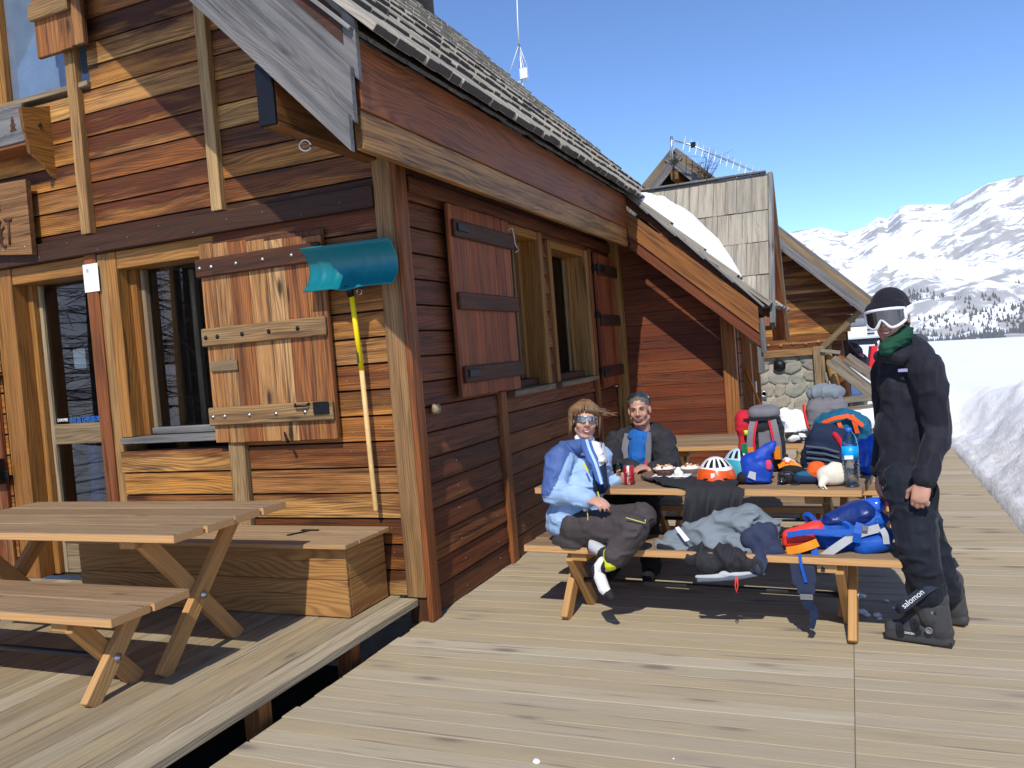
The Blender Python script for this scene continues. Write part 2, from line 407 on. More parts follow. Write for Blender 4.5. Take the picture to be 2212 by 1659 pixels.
M_['shutterside'] = wood('red_shutter_wood', [(.17, .045, .021), (.21, .06, .025), (.14, .038, .018)], [(.29, .115, .045), (.09, .028, .015)], .65, .55, .55, 38, .6, gain=(1.75, 1.45, 1.0), streak=.6)
M_['oldwood'] = wood('old_grey_brown_wood', [(.30, .22, .14), (.25, .18, .12), (.34, .265, .18)], [(.43, .365, .28), (.16, .10, .06)], .7, .6, .75, 38, .5, dark=(.05, .035, .027))
M_['batten'] = wood('batten_wood', [(.26, .145, .07), (.32, .19, .095)], [(.40, .27, .15), (.06, .034, .02)], .95, .6, .65, 38, .5)
M_['shingle'] = wood('shingle_wood', [(.36, .345, .31), (.29, .275, .245), (.40, .38, .335), (.33, .30, .26)], [(.45, .43, .39), (.22, .205, .185)], .7, .4, .85, 60, .2, dark=(.035, .031, .028), end=.92, gain=(1.05, 1.0, .9), streak=.4)  # butt ends near black: weathered end grain plus shade of the gaps, painted in
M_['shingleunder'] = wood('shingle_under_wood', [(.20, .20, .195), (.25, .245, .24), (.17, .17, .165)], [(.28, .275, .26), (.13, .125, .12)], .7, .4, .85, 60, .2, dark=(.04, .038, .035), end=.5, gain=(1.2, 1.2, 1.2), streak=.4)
M_['black'] = plain('black_iron', (.012, .013, .016), .45, .6, .5)
M_['steel'] = plain('zinc_steel', (.55, .56, .57), .35, 1, .5)
M_['blackpipe'] = plain('black_pipe', (.012, .013, .016), .35, 0, .5, bump=.1)
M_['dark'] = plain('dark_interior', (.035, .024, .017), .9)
M_['earth'] = plain('dark_earth', (.03, .025, .02), .95)
M_['paper'] = plain('white_paper', (.8, .82, .8), .7, var=.02)
# ================================================================== the setting
def prism(name, poly, org, xd, yd, T, mat, parent=None):
    """polygon in the (xd,yd) plane, thickness T along the normal (centred); local x is the grain"""
    F = frame(xd, yd); n = len(poly)
    area = sum(poly[i][0]*poly[(i+1) % n][1]-poly[(i+1) % n][0]*poly[i][1] for i in range(n))
    if area < 0: poly = poly[::-1]
    vs_ = [(x, y, -T/2) for x, y in poly]+[(x, y, T/2) for x, y in poly]
    fs = [tuple(range(n-1, -1, -1)), tuple(range(n, 2*n))]+[(i, (i+1) % n, (i+1) % n+n, i+n) for i in range(n)]
    return link(name, mesh(vs_, fs), mat, parent, Matrix.Translation(Vector(org)) @ F.to_4x4())
# ---- snow
def snow_mat(name, dirt=.0):
    k = NT(name); tc = k.n('TexCoord'); P = tc.outputs['Object']
    n1 = k.noise(P, .8, 5., .6); n2 = k.noise(P, 9, 5., .65)
    col = k.ramp(n1, [(.3, (.84, .86, .88)), (.7, (.91, .92, .93))])
    if dirt:
        g = k.n('SeparateXYZ'); k.l(P, g.inputs[0])
        a = k.noise(k.mapp(P, (2.2, 1.2, 4)), 3.2, 6., .7)
        m = k.ramp(a, [(.40, (0, 0, 0)), (.60, (1, 1, 1))])
        f = k.n('MapRange'); f.inputs['From Min'].default_value = 2.5; f.inputs['From Max'].default_value = 1.15
        k.l(g.outputs[0], f.inputs[0])
        fy = k.n('MapRange'); fy.inputs['From Min'].default_value = 14; fy.inputs['From Max'].default_value = 11
        k.l(g.outputs[1], fy.inputs[0])
        mm = k.math('MULTIPLY', k.math('MULTIPLY', m, f.outputs[0]), fy.outputs[0])
        col = k.mix(k.math('MULTIPLY', mm, dirt), col, (.52, .51, .49))
    k.l(col, k.b.inputs['Base Color']); k.b.inputs['Roughness'].default_value = .55
    k.b.inputs['Specular IOR Level'].default_value = .3
    k.bump(k.math('ADD', n2, k.noise(P, 40, 4., .6)), .45, .03)
    return k.m
M_['snow'] = snow_mat('snow'); M_['bank'] = snow_mat('snow_bank', .6)
def smooth(a, b, x):
    t = np.clip((x-a)/(b-a), 0, 1); return t*t*(3-2*t)
def ground_z(x, y):
    far = np.hypot(x, y)
    base = -.4+0*x
    right = .02+.66*smooth(1.08, 2.1, x)+.05*smooth(2, 6, x)
    p = np.stack([x, y, 0*x], 1)
    rough = .17*fbm(p*np.array([2.4, 1.5, 1]), 4)*smooth(1.05, 1.5, x)*(1-.75*smooth(2.2, 4, x))
    clump = .10*np.abs(fbm(p*5.5, 3))*smooth(1.05, 1.3, x)*(1-smooth(2.0, 3, x))
    zr = right+rough+clump
    back = .02+.25*smooth(12.5, 16, y)+.03*fbm(p*.7, 3)
    back = back+.42*smooth(.55, 1.15, x)*smooth(12.15, 13.3, y)*(1-smooth(14, 19, y)*.5)+.05*np.abs(fbm(p*4, 3))*smooth(12.15, 12.6, y)
    z = np.where(y > 12.2, back, base)
    k = smooth(1.04, 1.14, x); z = z*(1-k)+zr*k*(1-smooth(11.5, 15, y))+k*smooth(11.5, 15, y)*(.62+.06*fbm(p*.6, 3))
    crest = .98-.020*np.clip(x, -6, 9)
    c = smooth(15, 27, far)*smooth(-12, 8, y); z = z*(1-c)+c*crest
    z = z-smooth(33, 70, far)*(3+.08*far)*smooth(-20, 10, y)
    bz = smooth(4, -6, y); z = z*(1-bz)+bz*(-.3-.5*smooth(-6, -25, y)+.1*fbm(p*.3, 2))
    left = smooth(-9, -14, x); z = z*(1-left)+left*np.minimum(z, .2)
    return z
xs = np.concatenate([np.arange(-80, -12, 5.), np.arange(-12, .9, .8), np.arange(.9, 4, .05), np.arange(4, 12, .35), np.arange(12, 90, 4.)])
ys = np.concatenate([np.arange(-70, 0, 4.), np.arange(0, 14, .09), np.arange(14, 40, .6), np.arange(40, 110, 4.)])
gx, gy = np.meshgrid(xs, ys); gz = ground_z(gx.ravel(), gy.ravel())
nx = len(xs)
vs_ = np.stack([gx.ravel(), gy.ravel(), gz], 1)
fs = [(j*nx+i, j*nx+i+1, (j+1)*nx+i+1, (j+1)*nx+i) for j in range(len(ys)-1) for i in range(nx-1)]
tag(link('snow_field', mesh(vs_, fs, True), M_['bank']), kind='structure')
# ---- mountains all round
azk = [-180, -150, -120, -90, -70, -55, -40, -25, -12, -7, -3.51, -1.41, .05, .98, 2.05, 2.53, 3.36, 3.96, 6.07, 6.58, 8.17, 9.35, 9.97, 14, 20, 30, 45, 60, 80, 100, 130, 180]
elk = [7, 9, 8, 10, 12, 11, 9, 8, 7.2, 6.9, 6.63, 6.62, 6.09, 6.31, 6.93, 6.72, 7.32, 7.32, 7.0, 7.29, 8.03, 8.05, 8.2, 9.5, 11, 10, 12, 9, 11, 8, 9, 7]
azs = np.concatenate([np.arange(-180, -8, 1.5), np.arange(-8, 18, .08), np.arange(18, 180.1, 1.5)])
rr = np.concatenate([np.linspace(110, 430, 8), np.linspace(470, 2600, 80), np.array([2900, 3500])])
A, Rr_ = np.meshgrid(np.radians(azs), rr); E_ = np.interp(np.degrees(A), azk, elk)
px, py = Rr_*np.sin(A), Rr_*np.cos(A)
base_el = -2.4
t = np.clip((Rr_-380)/(2600-380), 0, 1)
el = base_el+(E_-base_el)*(t**.82)
z = 1.62+Rr_*np.tan(np.radians(el))
P3 = np.stack([px.ravel(), py.ravel(), 0*px.ravel()], 1)
n1 = fbm(P3/np.array([420, 420, 1]), 5).reshape(px.shape); n2 = 1-np.abs(fbm(P3/np.array([230, 230, 1])+9, 5)).reshape(px.shape)*2
env = np.sin(np.pi*np.clip(t, 0, 1))**.7
z = z+env*(70*n1+34*(n2-.5))+ (t > .98)*6*fbm(P3/60, 3).reshape(px.shape)
z = np.where(Rr_ > 2650, z-160, z); z = np.where(Rr_ < 380, z-6-6*n1, z)
na = len(azs)
vs_ = np.stack([px.ravel(), py.ravel(), z.ravel()], 1)
fs = [(j*na+i, j*na+i+1, (j+1)*na+i+1, (j+1)*na+i) for j in range(len(rr)-1) for i in range(na-1)]
k = NT('mountain_snow_and_rock'); geo = k.n('NewGeometry'); P = geo.outputs['Position']
sx = k.n('SeparateXYZ'); k.l(P, sx.inputs[0])
stre = k.n('Mapping', vector_type='TEXTURE'); stre.inputs['Rotation'].default_value = (0, -.62, .3); stre.inputs['Scale'].default_value = (120, 60, 24); k.l(P, stre.inputs[0])
r1 = k.noise(stre.outputs[0], 1., 9., .66, .6)
r2 = k.noise(k.mapp(P, (.0028, .0028, .0045)), 1., 6., .6)
r3 = k.noise(k.mapp(P, (.03, .03, .09)), 1., 6., .7)
sn = k.n('SeparateXYZ'); k.l(geo.outputs['Normal'], sn.inputs[0])
steep = k.n('MapRange'); steep.inputs['From Min'].default_value = .97; steep.inputs['From Max'].default_value = .72; k.l(sn.outputs[2], steep.inputs[0])
v = k.math('ADD', k.math('MULTIPLY', r1, .62), k.math('MULTIPLY', r2, .34)); v = k.math('ADD', v, k.math('MULTIPLY', r3, .30)); v = k.math('ADD', v, k.math('MULTIPLY', steep.outputs[0], .055))
low = k.n('MapRange'); low.inputs['From Min'].default_value = 75; low.inputs['From Max'].default_value = 5; k.l(sx.outputs[2], low.inputs[0])
v = k.math('ADD', v, k.math('MULTIPLY', low.outputs[0], .04))
msk = k.ramp(v, [(.645, (0, 0, 0)), (.695, (1, 1, 1))])
rock = k.ramp(r3, [(.3, (.13, .135, .14)), (.7, (.25, .235, .22))])
snw = k.ramp(r2, [(.3, (.80, .84, .90)), (.7, (.90, .92, .95))])
k.l(k.mix(k.math('MULTIPLY', msk, .72), snw, rock), k.b.inputs['Base Color']); k.b.inputs['Roughness'].default_value = .8; k.b.inputs['Specular IOR Level'].default_value = .1
k.bump(k.math('ADD', r1, k.math('MULTIPLY', r3, .5)), .28, 14.)
tag(link('mountain_range', mesh(vs_, fs, True), k.m), kind='structure')
# far conifers on the lower slopes: one mass
rs_ = np.random.RandomState(5); pv, pf = [], []
from mathutils.bvhtree import BVHTree
mbv = BVHTree.FromPolygons([tuple(v) for v in vs_], fs)
for _ in range(14000):
    a = math.radians(rs_.uniform(-6, 16)); r = 420+900*rs_.uniform(0, 1)
    x, y = r*math.sin(a), r*math.cos(a)
    if vnoise(np.array([[x/45, y/70, 3.3]]))[0]+.6*vnoise(np.array([[x/14, y/22, 1.3]]))[0] < .05+.9*max(0, r-600)/800+.25*(a < .03): continue
    h_ = mbv.ray_cast(Vector((x, y, 2000)), Vector((0, 0, -1)))
    if h_[0] is None: continue
    h = rs_.uniform(2.5, 6.5); b = len(pv); z0 = h_[0].z-.5
    for q in range(5):
        w_ = h*.24; an = q*1.2566; pv.append((x+w_*math.cos(an), y+w_*math.sin(an), z0+.5))
    pv.append((x, y, z0+h))
    pf += [(b+q, b+(q+1) % 5, b+5) for q in range(5)]
tag(link('distant_conifers', mesh(pv, pf), plain('conifer_green_far', (.13, .14, .15), .9)), label='sparse dark conifers scattered over the lower snowy slopes', cat='forest', kind='stuff')
# ---- lower deck: boards along x
deck = tag(link('deck', mesh([(-2.5, 1.2, -.3), (1.0, 1.2, -.3), (1.0, 12.3, -.3), (-2.5, 12.3, -.3)], [(0, 1, 2, 3)]), M_['earth']), kind='structure')
y = 1.35; i = 0
while y < 12.3:
    p = .121
    edge = -2.575+random.uniform(-.012, .008)
    for a, b in ((edge, -.0778), (-.0762, 1.10+random.uniform(-.01, .01))):
        if y < 9.35 or a > -1: aa = a
        else: aa = max(a, -1.15)
        zz = random.uniform(-.0025, .002)
        bx('plank', ((aa+b)/2, y+p/2, -.015+zz), (b-aa, p-.006, .03), M_['deck'], deck, c=.0025)
    y += p; i += 1
for x in (-2.2, -1.4, -.6, .2, .9): bx('joist', (x, 6.8, -.11), (.07, 10.9, .15), M_['beam'], deck, c=.005)
# ---- upper platform along the gable front: boards along y
plat = tag(link('platform', mesh([(-9, 1.2, -.33), (-2.65, 1.2, -.33), (-2.65, 4.4, -.33), (-9, 4.4, -.33)], [(0, 1, 2, 3)]), M_['earth']), kind='structure')
x = -2.585; i = 0
while x > -8.6:
    p = (.148, .142, .15, .146)[i % 4]
    y1 = 4.44 if i else 4.40
    bx('plank', (x-p/2, (1.2+y1)/2, .1275+random.uniform(-.002, .002)), (p-.005, y1-1.2, .045), M_['platform'], plat, c=.004)
    x -= p; i += 1
for y in (1.5, 2.25, 3.02, 3.78): bx('support_post', (-2.70, y, -.1), (.10, .09, .40), M_['redpost'], plat, c=.006)
for y in (1.5, 2.25, 3.02, 3.78): bx('joist', (-5.6, y, .045), (5.7, .07, .11), M_['beam'], plat, c=.006)
# ================================================================== main chalet
X0, Y0 = -2.57, 4.466
def glass_mat(name, refl=1.0, amount=1.2):
    k = NT(name); k.t.nodes.remove(k.b)
    fr = k.n('Fresnel'); fr.inputs[0].default_value = 1.5
    tr = k.n('BsdfTransparent'); tr.inputs[0].default_value = (.75, .78, .78, 1)
    gl = k.n('BsdfGlossy'); gl.inputs['Roughness'].default_value = .012; gl.inputs['Color'].default_value = (refl, refl, refl, 1)
    mx = k.n('MixShader'); k.l(k.math('ADD', k.math('MULTIPLY', fr.outputs[0], amount), .03), mx.inputs[0]); k.l(tr.outputs[0], mx.inputs[1]); k.l(gl.outputs[0], mx.inputs[2])
    k.l(mx.outputs[0], k.out.inputs[0]); return k.m
M_['pane'] = glass_mat('window_glass'); M_['sidepane'] = glass_mat('side_window_glass', .75, .5)
chalet = empty('wooden_chalet', (X0, Y0, 0), 'front wooden chalet with golden brown board siding, shutters and shingle roof', 'building')
RIDGE = -5.7
SL = 1.03; TH = math.atan(SL)
def zroof(x): return 3.2-SL*(x+2.02)
def zunder(x): return zroof(x)-.24
def rows(a0, a1, z0, z1, pitch, openings):
    """yield (lo,hi,zc,h) intervals of each board row left free by the openings (lo,hi,zlo,zhi)"""
    z = z0
    while z < z1-.02:
        h = min(pitch, z1-z); zc = z+h/2
        iv = [(a0, a1)]
        for lo, hi, zl, zh in openings:
            if zl < zc < zh:
                nv = []
                for a, b in iv:
                    if hi <= a or lo >= b: nv.append((a, b)); continue
                    if a < lo: nv.append((a, lo))
                    if b > hi: nv.append((hi, b))
                iv = nv
        for a, b in iv: yield a, b, zc, h
        z += h
# --- gable wall (faces -y)
op = [(-6.22, -5.02, .0, 2.6), (-5.02, -3.98, 1.19, 2.6), (-6.15, -4.98, 3.79, 5.1), (-3.98, -3.83, .15, 1.19)]
bq, bf, specs = [], [], []
for a, b, zc, h in rows(-8.83, -2.66, .15, 6.6, .165, op):
    xr = min(b, -2.3-(zc-2.83)/SL if zc > 2.9 else b); xl = max(a, 2*RIDGE-xr if zc > 2.9 else a)
    if zc > 2.9: xl = max(a, 2*RIDGE-(-2.3-(zc-2.83)/SL))
    if xr-xl < .08: continue
    specs.append((xl, xr, zc, h)); n = len(bq)
    bq += [(xl, Y0+.03, zc-h/2), (xr, Y0+.03, zc-h/2), (xr, Y0+.03, zc+h/2), (xl, Y0+.03, zc+h/2)]; bf.append((n, n+1, n+2, n+3))
gw = link('gable_wall', mesh(bq, bf), M_['dark'], chalet)
for xl, xr, zc, h in specs:
    if xr < -6.9: continue
    cuts = [xl, xr]
    # boards are butted behind the vertical battens
    for bxx in (-5.10, -3.875):
        if zc > 2.75 and xl+.2 < bxx < xr-.2: cuts.append(bxx)
    cuts = sorted(cuts)
    for a, b in zip(cuts[:-1], cuts[1:]):
        plank('board', (a+.001, Y0-.008+random.uniform(-.003, .003), zc), (b-.001, Y0-.008, zc), (0, 0, 1), h-.013, .055, M_['gable'], gw, prof=[(y, -z) for y, z in LOG])
# battens, beam, corner posts
def gp(name, xa, xb, za, zb, ya, yb, mat, par=None, c=.005):
    return bx(name, ((xa+xb)/2, (ya+yb)/2, (za+zb)/2), (xb-xa, yb-ya, zb-za), mat, par or gw, c)
gp('batten', -3.925, -3.835, 2.745, 4.45, Y0-.09, Y0-.03, M_['post'])
gp('batten', -5.15, -5.055, 2.745, 4.15, Y0-.09, Y0-.03, M_['post'])
gp('batten', -3.975, -3.84, .15, 1.185, Y0-.075, Y0-.02, M_['batten'])
gp('beam', -6.7, -2.665, 2.60, 2.735, Y0-.085, Y0-.03, M_['beam'])
gp('corner_post', -2.665, -2.53, .15, 3.02, Y0-.07, Y0+.06, M_['post'], c=.008)
gp('corner_post', -2.528, -2.49, .0, 3.02, Y0-.068, Y0+.05, M_['redpost'], c=.006)
gp('corner_post', -2.66, -2.535, -.02, .146, Y0-.05, Y0+.06, M_['beam'], c=.006)
# --- dark room behind the glass
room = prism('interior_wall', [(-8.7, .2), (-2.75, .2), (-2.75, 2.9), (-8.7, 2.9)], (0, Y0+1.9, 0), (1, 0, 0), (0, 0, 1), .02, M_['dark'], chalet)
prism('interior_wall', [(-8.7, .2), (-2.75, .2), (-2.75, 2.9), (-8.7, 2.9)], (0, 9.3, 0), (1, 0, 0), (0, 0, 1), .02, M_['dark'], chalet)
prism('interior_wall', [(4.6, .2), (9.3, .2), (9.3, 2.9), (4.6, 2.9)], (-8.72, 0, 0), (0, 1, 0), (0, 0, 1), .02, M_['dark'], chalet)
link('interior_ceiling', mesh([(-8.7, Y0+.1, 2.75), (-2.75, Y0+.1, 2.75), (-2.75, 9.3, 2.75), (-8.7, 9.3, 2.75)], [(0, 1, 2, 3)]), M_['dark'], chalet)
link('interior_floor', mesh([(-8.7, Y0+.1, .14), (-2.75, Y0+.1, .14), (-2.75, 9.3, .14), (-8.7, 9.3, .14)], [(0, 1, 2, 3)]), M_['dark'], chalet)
# --- door (glazed)
dr = link('door', mesh(*xf(box_vf(.82, .04, .16, .004), Matrix.Translation((-5.60, Y0+.17, 1.27)))), M_['oldwood'], chalet)
G = Y0+.17
gp('door_frame', -6.22, -6.02, .15, 2.60, Y0-.03, Y0+.22, M_['frame'], dr)
gp('door_frame', -6.018, -5.965, .15, 2.56, Y0+.10, Y0+.22, M_['frame'], dr)
gp('door_frame', -6.018, -5.2, 2.47, 2.60, Y0-.02, Y0+.22, M_['frame'], dr)
gp('door_stile', -5.963, -5.925, .15, 2.468, Y0+.145, Y0+.19, M_['oldwood'], dr)
gp('door_stile', -5.245, -5.205, .15, 2.468, Y0+.145, Y0+.19, M_['oldwood'], dr)
for za, zb in ((1.345, 2.468), (.45, 1.195)):
    p = link('pane', mesh([(-5.925, G, za), (-5.245, G, za), (-5.245, G, zb), (-5.925, G, zb)], [(0, 1, 2, 3)]), M_['pane'], dr)
gp('door_panel', -5.925, -5.245, .15, .45, Y0+.15, Y0+.185, M_['oldwood'], dr)
gp('door_post', -5.20, -5.085, .15, 2.615, Y0-.05, Y0+.22, M_['redpost'], dr, c=.01)
gp('door_post', -5.083, -5.0, .15, 2.60, Y0-.035, Y0+.2, M_['post'], dr, c=.008)
# leaf of the outer shutter folded back beside the door
olf = gp('door_shutter', -6.46, -6.25, .25, 2.5, Y0-.07, Y0-.035, M_['shutter'], chalet)
for z in (.95, 1.75): gp('strap_hinge', -6.42, -6.2, z, z+.07, Y0-.085, Y0-.069, M_['black'], olf)
bx('latch_box', (-6.30, Y0-.10, 1.02), (.12, .06, .2), M_['black'], olf)
def text(name, body, size, loc, mat, parent, rot=(math.pi/2, 0, 0), ext=.0015, label=None):
    cu = bpy.data.curves.new(name, 'FONT'); cu.body = body; cu.size = size; cu.extrude = ext; cu.align_x = 'LEFT'
    o = bpy.data.objects.new('tmp', cu); COL.objects.link(o)
    me = bpy.data.meshes.new_from_object(o.evaluated_get(bpy.context.evaluated_depsgraph_get())); bpy.data.objects.remove(o)
    me.materials.clear()
    from mathutils import Euler
    return link(name, me, mat, parent, Matrix.Translation(Vector(loc)) @ Euler(rot).to_matrix().to_4x4())
M_['blueink'] = plain('blue_lettering', (.02, .16, .55), .5, var=.02)
M_['whiteink'] = plain('white_lettering', (.8, .8, .8), .5, var=.02)
tl = text('lettering', 'PAS DE CHAUSSURES', .062, (-5.755, G-.006, 1.358), M_['blueink'], dr); tl.scale = (.60, 1, 1)
text('lettering', 'DIAMIR', .035, (-5.90, G-.006, 1.372), M_['whiteink'], dr)
note = bx('notice', (-5.62, G+.02, 1.86), (.13, .002, .155), M_['paper'], dr, c=.0005)
# --- window with reveal
wn = gp('window', -4.99, -3.95, 1.19, 1.235, Y0-.06, Y0+.2, M_['grey'], chalet)
gp('window_jamb', -4.998, -4.90, 1.237, 2.60, Y0-.03, Y0+.2, M_['frame'], wn)
gp('window_jamb', -4.898, -4.84, 1.237, 2.56, Y0+.08, Y0+.2, M_['frame'], wn)
gp('window_jamb', -3.99, -3.93, 1.237, 2.60, Y0-.03, Y0+.2, M_['frame'], wn)
gp('window_head', -4.898, -3.99, 2.47, 2.60, Y0-.025, Y0+.2, M_['frame'], wn)
gp('window_sash', -4.838, -4.80, 1.28, 2.468, Y0+.12, Y0+.18, M_['oldwood'], wn)
gp('window_sash', -4.838, -3.99, 1.24, 1.29, Y0+.10, Y0+.185, M_['grey'], wn)
link('pane', mesh([(-4.80, Y0+.16, 1.29), (-3.99, Y0+.16, 1.29), (-3.99, Y0+.16, 2.47), (-4.80, Y0+.16, 2.47)], [(0, 1, 2, 3)]), M_['pane'], wn)
gp('inner_mullion', -4.66, -4.61, 1.24, 2.47, Y0+.42, Y0+.47, M_['oldwood'], wn)
gp('curtain', -4.82, -4.70, 1.1, 2.5, Y0+.3, Y0+.33, M_['frame'], wn)
# --- front shutter: planks, three battens, bolts, lock, latch
sh = gp('shutter', -4.06, -3.055, 1.20, 2.52, Y0-.071, Y0-.062, M_['beam'], chalet)
xw = [-4.055]; ws = [.12, .13, .155, .145, .15, .16, .14]
tot = sum(ws); cur = -4.055
for i, w_ in enumerate(ws):
    w_ = w_*1.0/tot
    gp('plank', cur+.0015, cur+w_-.0015, 1.175+random.uniform(-.004, .004), 2.535-.01*i+random.uniform(-.006, .006), Y0-.10, Y0-.072, M_['shutter'], sh, c=.003); cur += w_
for z, m, tilt in ((2.37, 'beam', .012), (1.90, 'batten', .0), (1.36, 'batten', .0)):
    b = gp('shutter_batten', -4.075, -3.06, z-.062, z+.062, Y0-.13, Y0-.102, M_[m], sh, c=.008)
    for x in (-4.03, -3.93, -3.72, -3.50, -3.27):
        lathe('bolt', [(.0, 0), (.014, .001), (.015, .004), (.007, .006), (.006, .009), (0, .01)], M_['steel'] if z != 1.90 else M_['black'], sh, (x, Y0-.13, z), 10, M=Matrix.Rotation(math.pi/2, 4, 'X'))
gp('small_batten', -4.03, -3.80, 1.665, 1.735, Y0-.118, Y0-.102, M_['oldwood'], sh)
gp('lock_plate', -3.20, -3.08, 1.34, 1.42, Y0-.142, Y0-.131, M_['black'], sh)
tube('lock_handle', [(-3.34, Y0-.132, 1.415), (-3.33, Y0-.155, 1.40), (-3.24, Y0-.155, 1.40), (-3.23, Y0-.132, 1.415)], .007, M_['black'], sh, 6)
tube('shutter_stop', [(-3.47, Y0-.10, 1.23), (-3.44, Y0-.13, 1.20), (-3.42, Y0-.135, 1.165)], [.006, .009, .012], M_['black'], sh, 6)
# --- upper window and its shutter
uw = gp('upper_window', -6.12, -4.97, 3.80, 3.84, Y0-.07, Y0+.1, M_['oldwood'], chalet)
gp('window_jamb', -6.12, -5.88, 3.842, 5.0, Y0-.02, Y0+.1, M_['frame'], uw)
link('pane', mesh([(-5.88, Y0+.04, 3.842), (-4.99, Y0+.04, 3.842), (-4.99, Y0+.04, 5.), (-5.88, Y0+.04, 5.)], [(0, 1, 2, 3)]), plain('bright_window_glass', (.13, .18, .25), .05, 0, 1., coat=1), uw)
us = gp('upper_shutter', -5.33, -4.86, 4.06, 5.0, Y0-.125, Y0-.115, M_['beam'], chalet)
for i in range(4): gp('plank', -5.33+i*.118, -5.33+i*.118+.115, 4.04+random.uniform(0, .02), 5.0, Y0-.16, Y0-.126, M_['shutter'], us)
gp('shutter_batten', -5.345, -4.95, 4.30, 4.42, Y0-.195, Y0-.161, M_['batten'], us)
gp('strap_hinge', -4.90, -4.84, 4.36, 4.42, Y0-.18, Y0-.161, M_['black'], us)
# --- purlin end that carries the roof overhang, with its eye bolt
pur = bx('purlin', (-2.67, Y0-.495, 3.06), (.10, 1.02, .36), M_['fascia2'], chalet, c=.006)
gp('purlin_end', -2.722, -2.618, 2.882, 3.20, Y0-1.03, Y0-1.006, M_['black'], pur)
tv = tube_vf([V(.03*math.cos(a), 0, .03*math.sin(a)) for a in [i*2*math.pi/16 for i in range(17)]], .007, 8)
link('eye_bolt', mesh(*tv, True), M_['steel'], chalet, Matrix.Translation((-2.67, Y0-.72, 2.845)) @ Matrix.Rotation(.5, 4, 'Z'))
# ================================================================== side wall (faces +x)
sop = [(6.05, 6.92, 1.33, 2.70), (7.20, 8.30, 1.33, 2.66), (5.78, 5.90, .0, 1.33)]
bq, bf, specs = [], [], []
for a, b, zc, h in rows(4.53, 9.38, .0, 3.1, .166, sop):
    specs.append((a, b, zc, h)); n = len(bq)
    bq += [(X0-.03, a, zc-h/2), (X0-.03, b, zc-h/2), (X0-.03, b, zc+h/2), (X0-.03, a, zc+h/2)]; bf.append((n, n+1, n+2, n+3))
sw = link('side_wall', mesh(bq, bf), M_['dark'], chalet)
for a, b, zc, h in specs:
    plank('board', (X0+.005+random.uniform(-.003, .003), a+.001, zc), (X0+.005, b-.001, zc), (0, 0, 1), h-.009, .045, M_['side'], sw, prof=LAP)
def sp(name, ya, yb, za, zb, xa, xb, mat, par=None, c=.005):
    return bx(name, ((xa+xb)/2, (ya+yb)/2, (za+zb)/2), (xb-xa, yb-ya, zb-za), mat, par or sw, c)
sp('batten', 5.785, 5.895, 0, 1.345, X0-.01, X0+.055, M_['redpost'])
sp('batten', 8.36, 8.44, .3, 2.68, X0+.025, X0+.07, M_['redpost'])
sp('corner_batten', 9.25, 9.378, .0, 2.95, X0+.03, X0+.15, M_['frame'])
sp('lintel', 4.56, 9.2, 2.70, 2.80, X0+.03, X0+.075, M_['side'])
for k, (ya, yb, zt) in enumerate(((6.05, 6.92, 2.70), (7.20, 8.30, 2.66))):
    wd = sp('window', ya-.05, yb+.05, 1.285, 1.335, X0-.2, X0+.09, M_['oldwood'], chalet)
    sp('window_jamb', yb-.03, yb+.06, 1.337, zt, X0-.2, X0+.055, M_['frame'], wd)
    sp('window_jamb', ya-.05, ya+.03, 1.337, zt, X0-.2, X0+.05, M_['frame'], wd)
    sp('window_head', ya+.032, yb-.032, zt-.07, zt, X0-.2, X0+.04, M_['frame'], wd)
    sp('window_sill', ya+.032, yb-.032, 1.337, 1.40, X0-.2, X0-.04, M_['beam'], wd)
    sp('window_sash', yb-.10, yb-.032, 1.402, zt-.07, X0-.19, X0-.12, M_['frame'], wd)
    sp('window_sash', yb-.122, yb-.103, 1.402, zt-.09, X0-.185, X0-.16, M_['oldwood'], wd)
    link('pane', mesh([(X0-.17, ya+.03, 1.40), (X0-.17, yb-.13, 1.40), (X0-.17, yb-.13, zt-.07), (X0-.17, ya+.03, zt-.07)], [(0, 1, 2, 3)]), M_['sidepane'], wd)
    sp('curtain', ya+.03, yb-.12, 1.4, zt-.07, X0-.32, X0-.30, M_['oldwood'], wd)
for ya, yb, za, zb, n, nm in ((5.02, 6.10, 1.35, 2.69, 7, 0), (8.47, 9.22, 1.2, 2.64, 5, 1)):
    s2 = sp('shutter', ya+.01, yb-.01, za+.03, zb-.03, X0+.062, X0+.072, M_['beam'], chalet)
    wd_ = (yb-ya)/n
    for i in range(n): sp('plank', ya+i*wd_+.0015, ya+(i+1)*wd_-.0015, za+random.uniform(-.005, .005), zb+random.uniform(-.005, .005), X0+.073, X0+.10, M_['shutterside'], s2, c=.003)
    for j, zz in enumerate((zb-.17, (za+zb)/2, za+.16)):
        sp('shutter_batten', ya+.03, yb+.02-.0*j, zz-.06, zz+.06, X0+.102, X0+.13, M_['beam'], s2, c=.008)
        if j != 1: sp('latch', ya+.06, ya+.22, zz-.02, zz+.035, X0+.131, X0+.143, M_['black'], s2)
    if nm == 1:
        for zz in (1.35, 1.95, 2.45): sp('hinge', ya-.06, ya+.02, zz, zz+.06, X0+.07, X0+.115, M_['black'], s2)
tube('hook', [(X0+.14, 5.98, 2.60), (X0+.16, 6.02, 2.62), (X0+.16, 6.05, 2.55), (X0+.15, 6.08, 2.50), (X0+.17, 6.10, 2.45), (X0+.16, 6.05, 2.43)], .004, M_['steel'], chalet, 6)
lathe('knob', [(0, 0), (.03, 0), (.04, .02), (.035, .05), (0, .065)], M_['oldwood'], chalet, (X0+.03, 4.70, 1.31), 8, M=Matrix.Rotation(math.pi/2, 4, 'Y'))
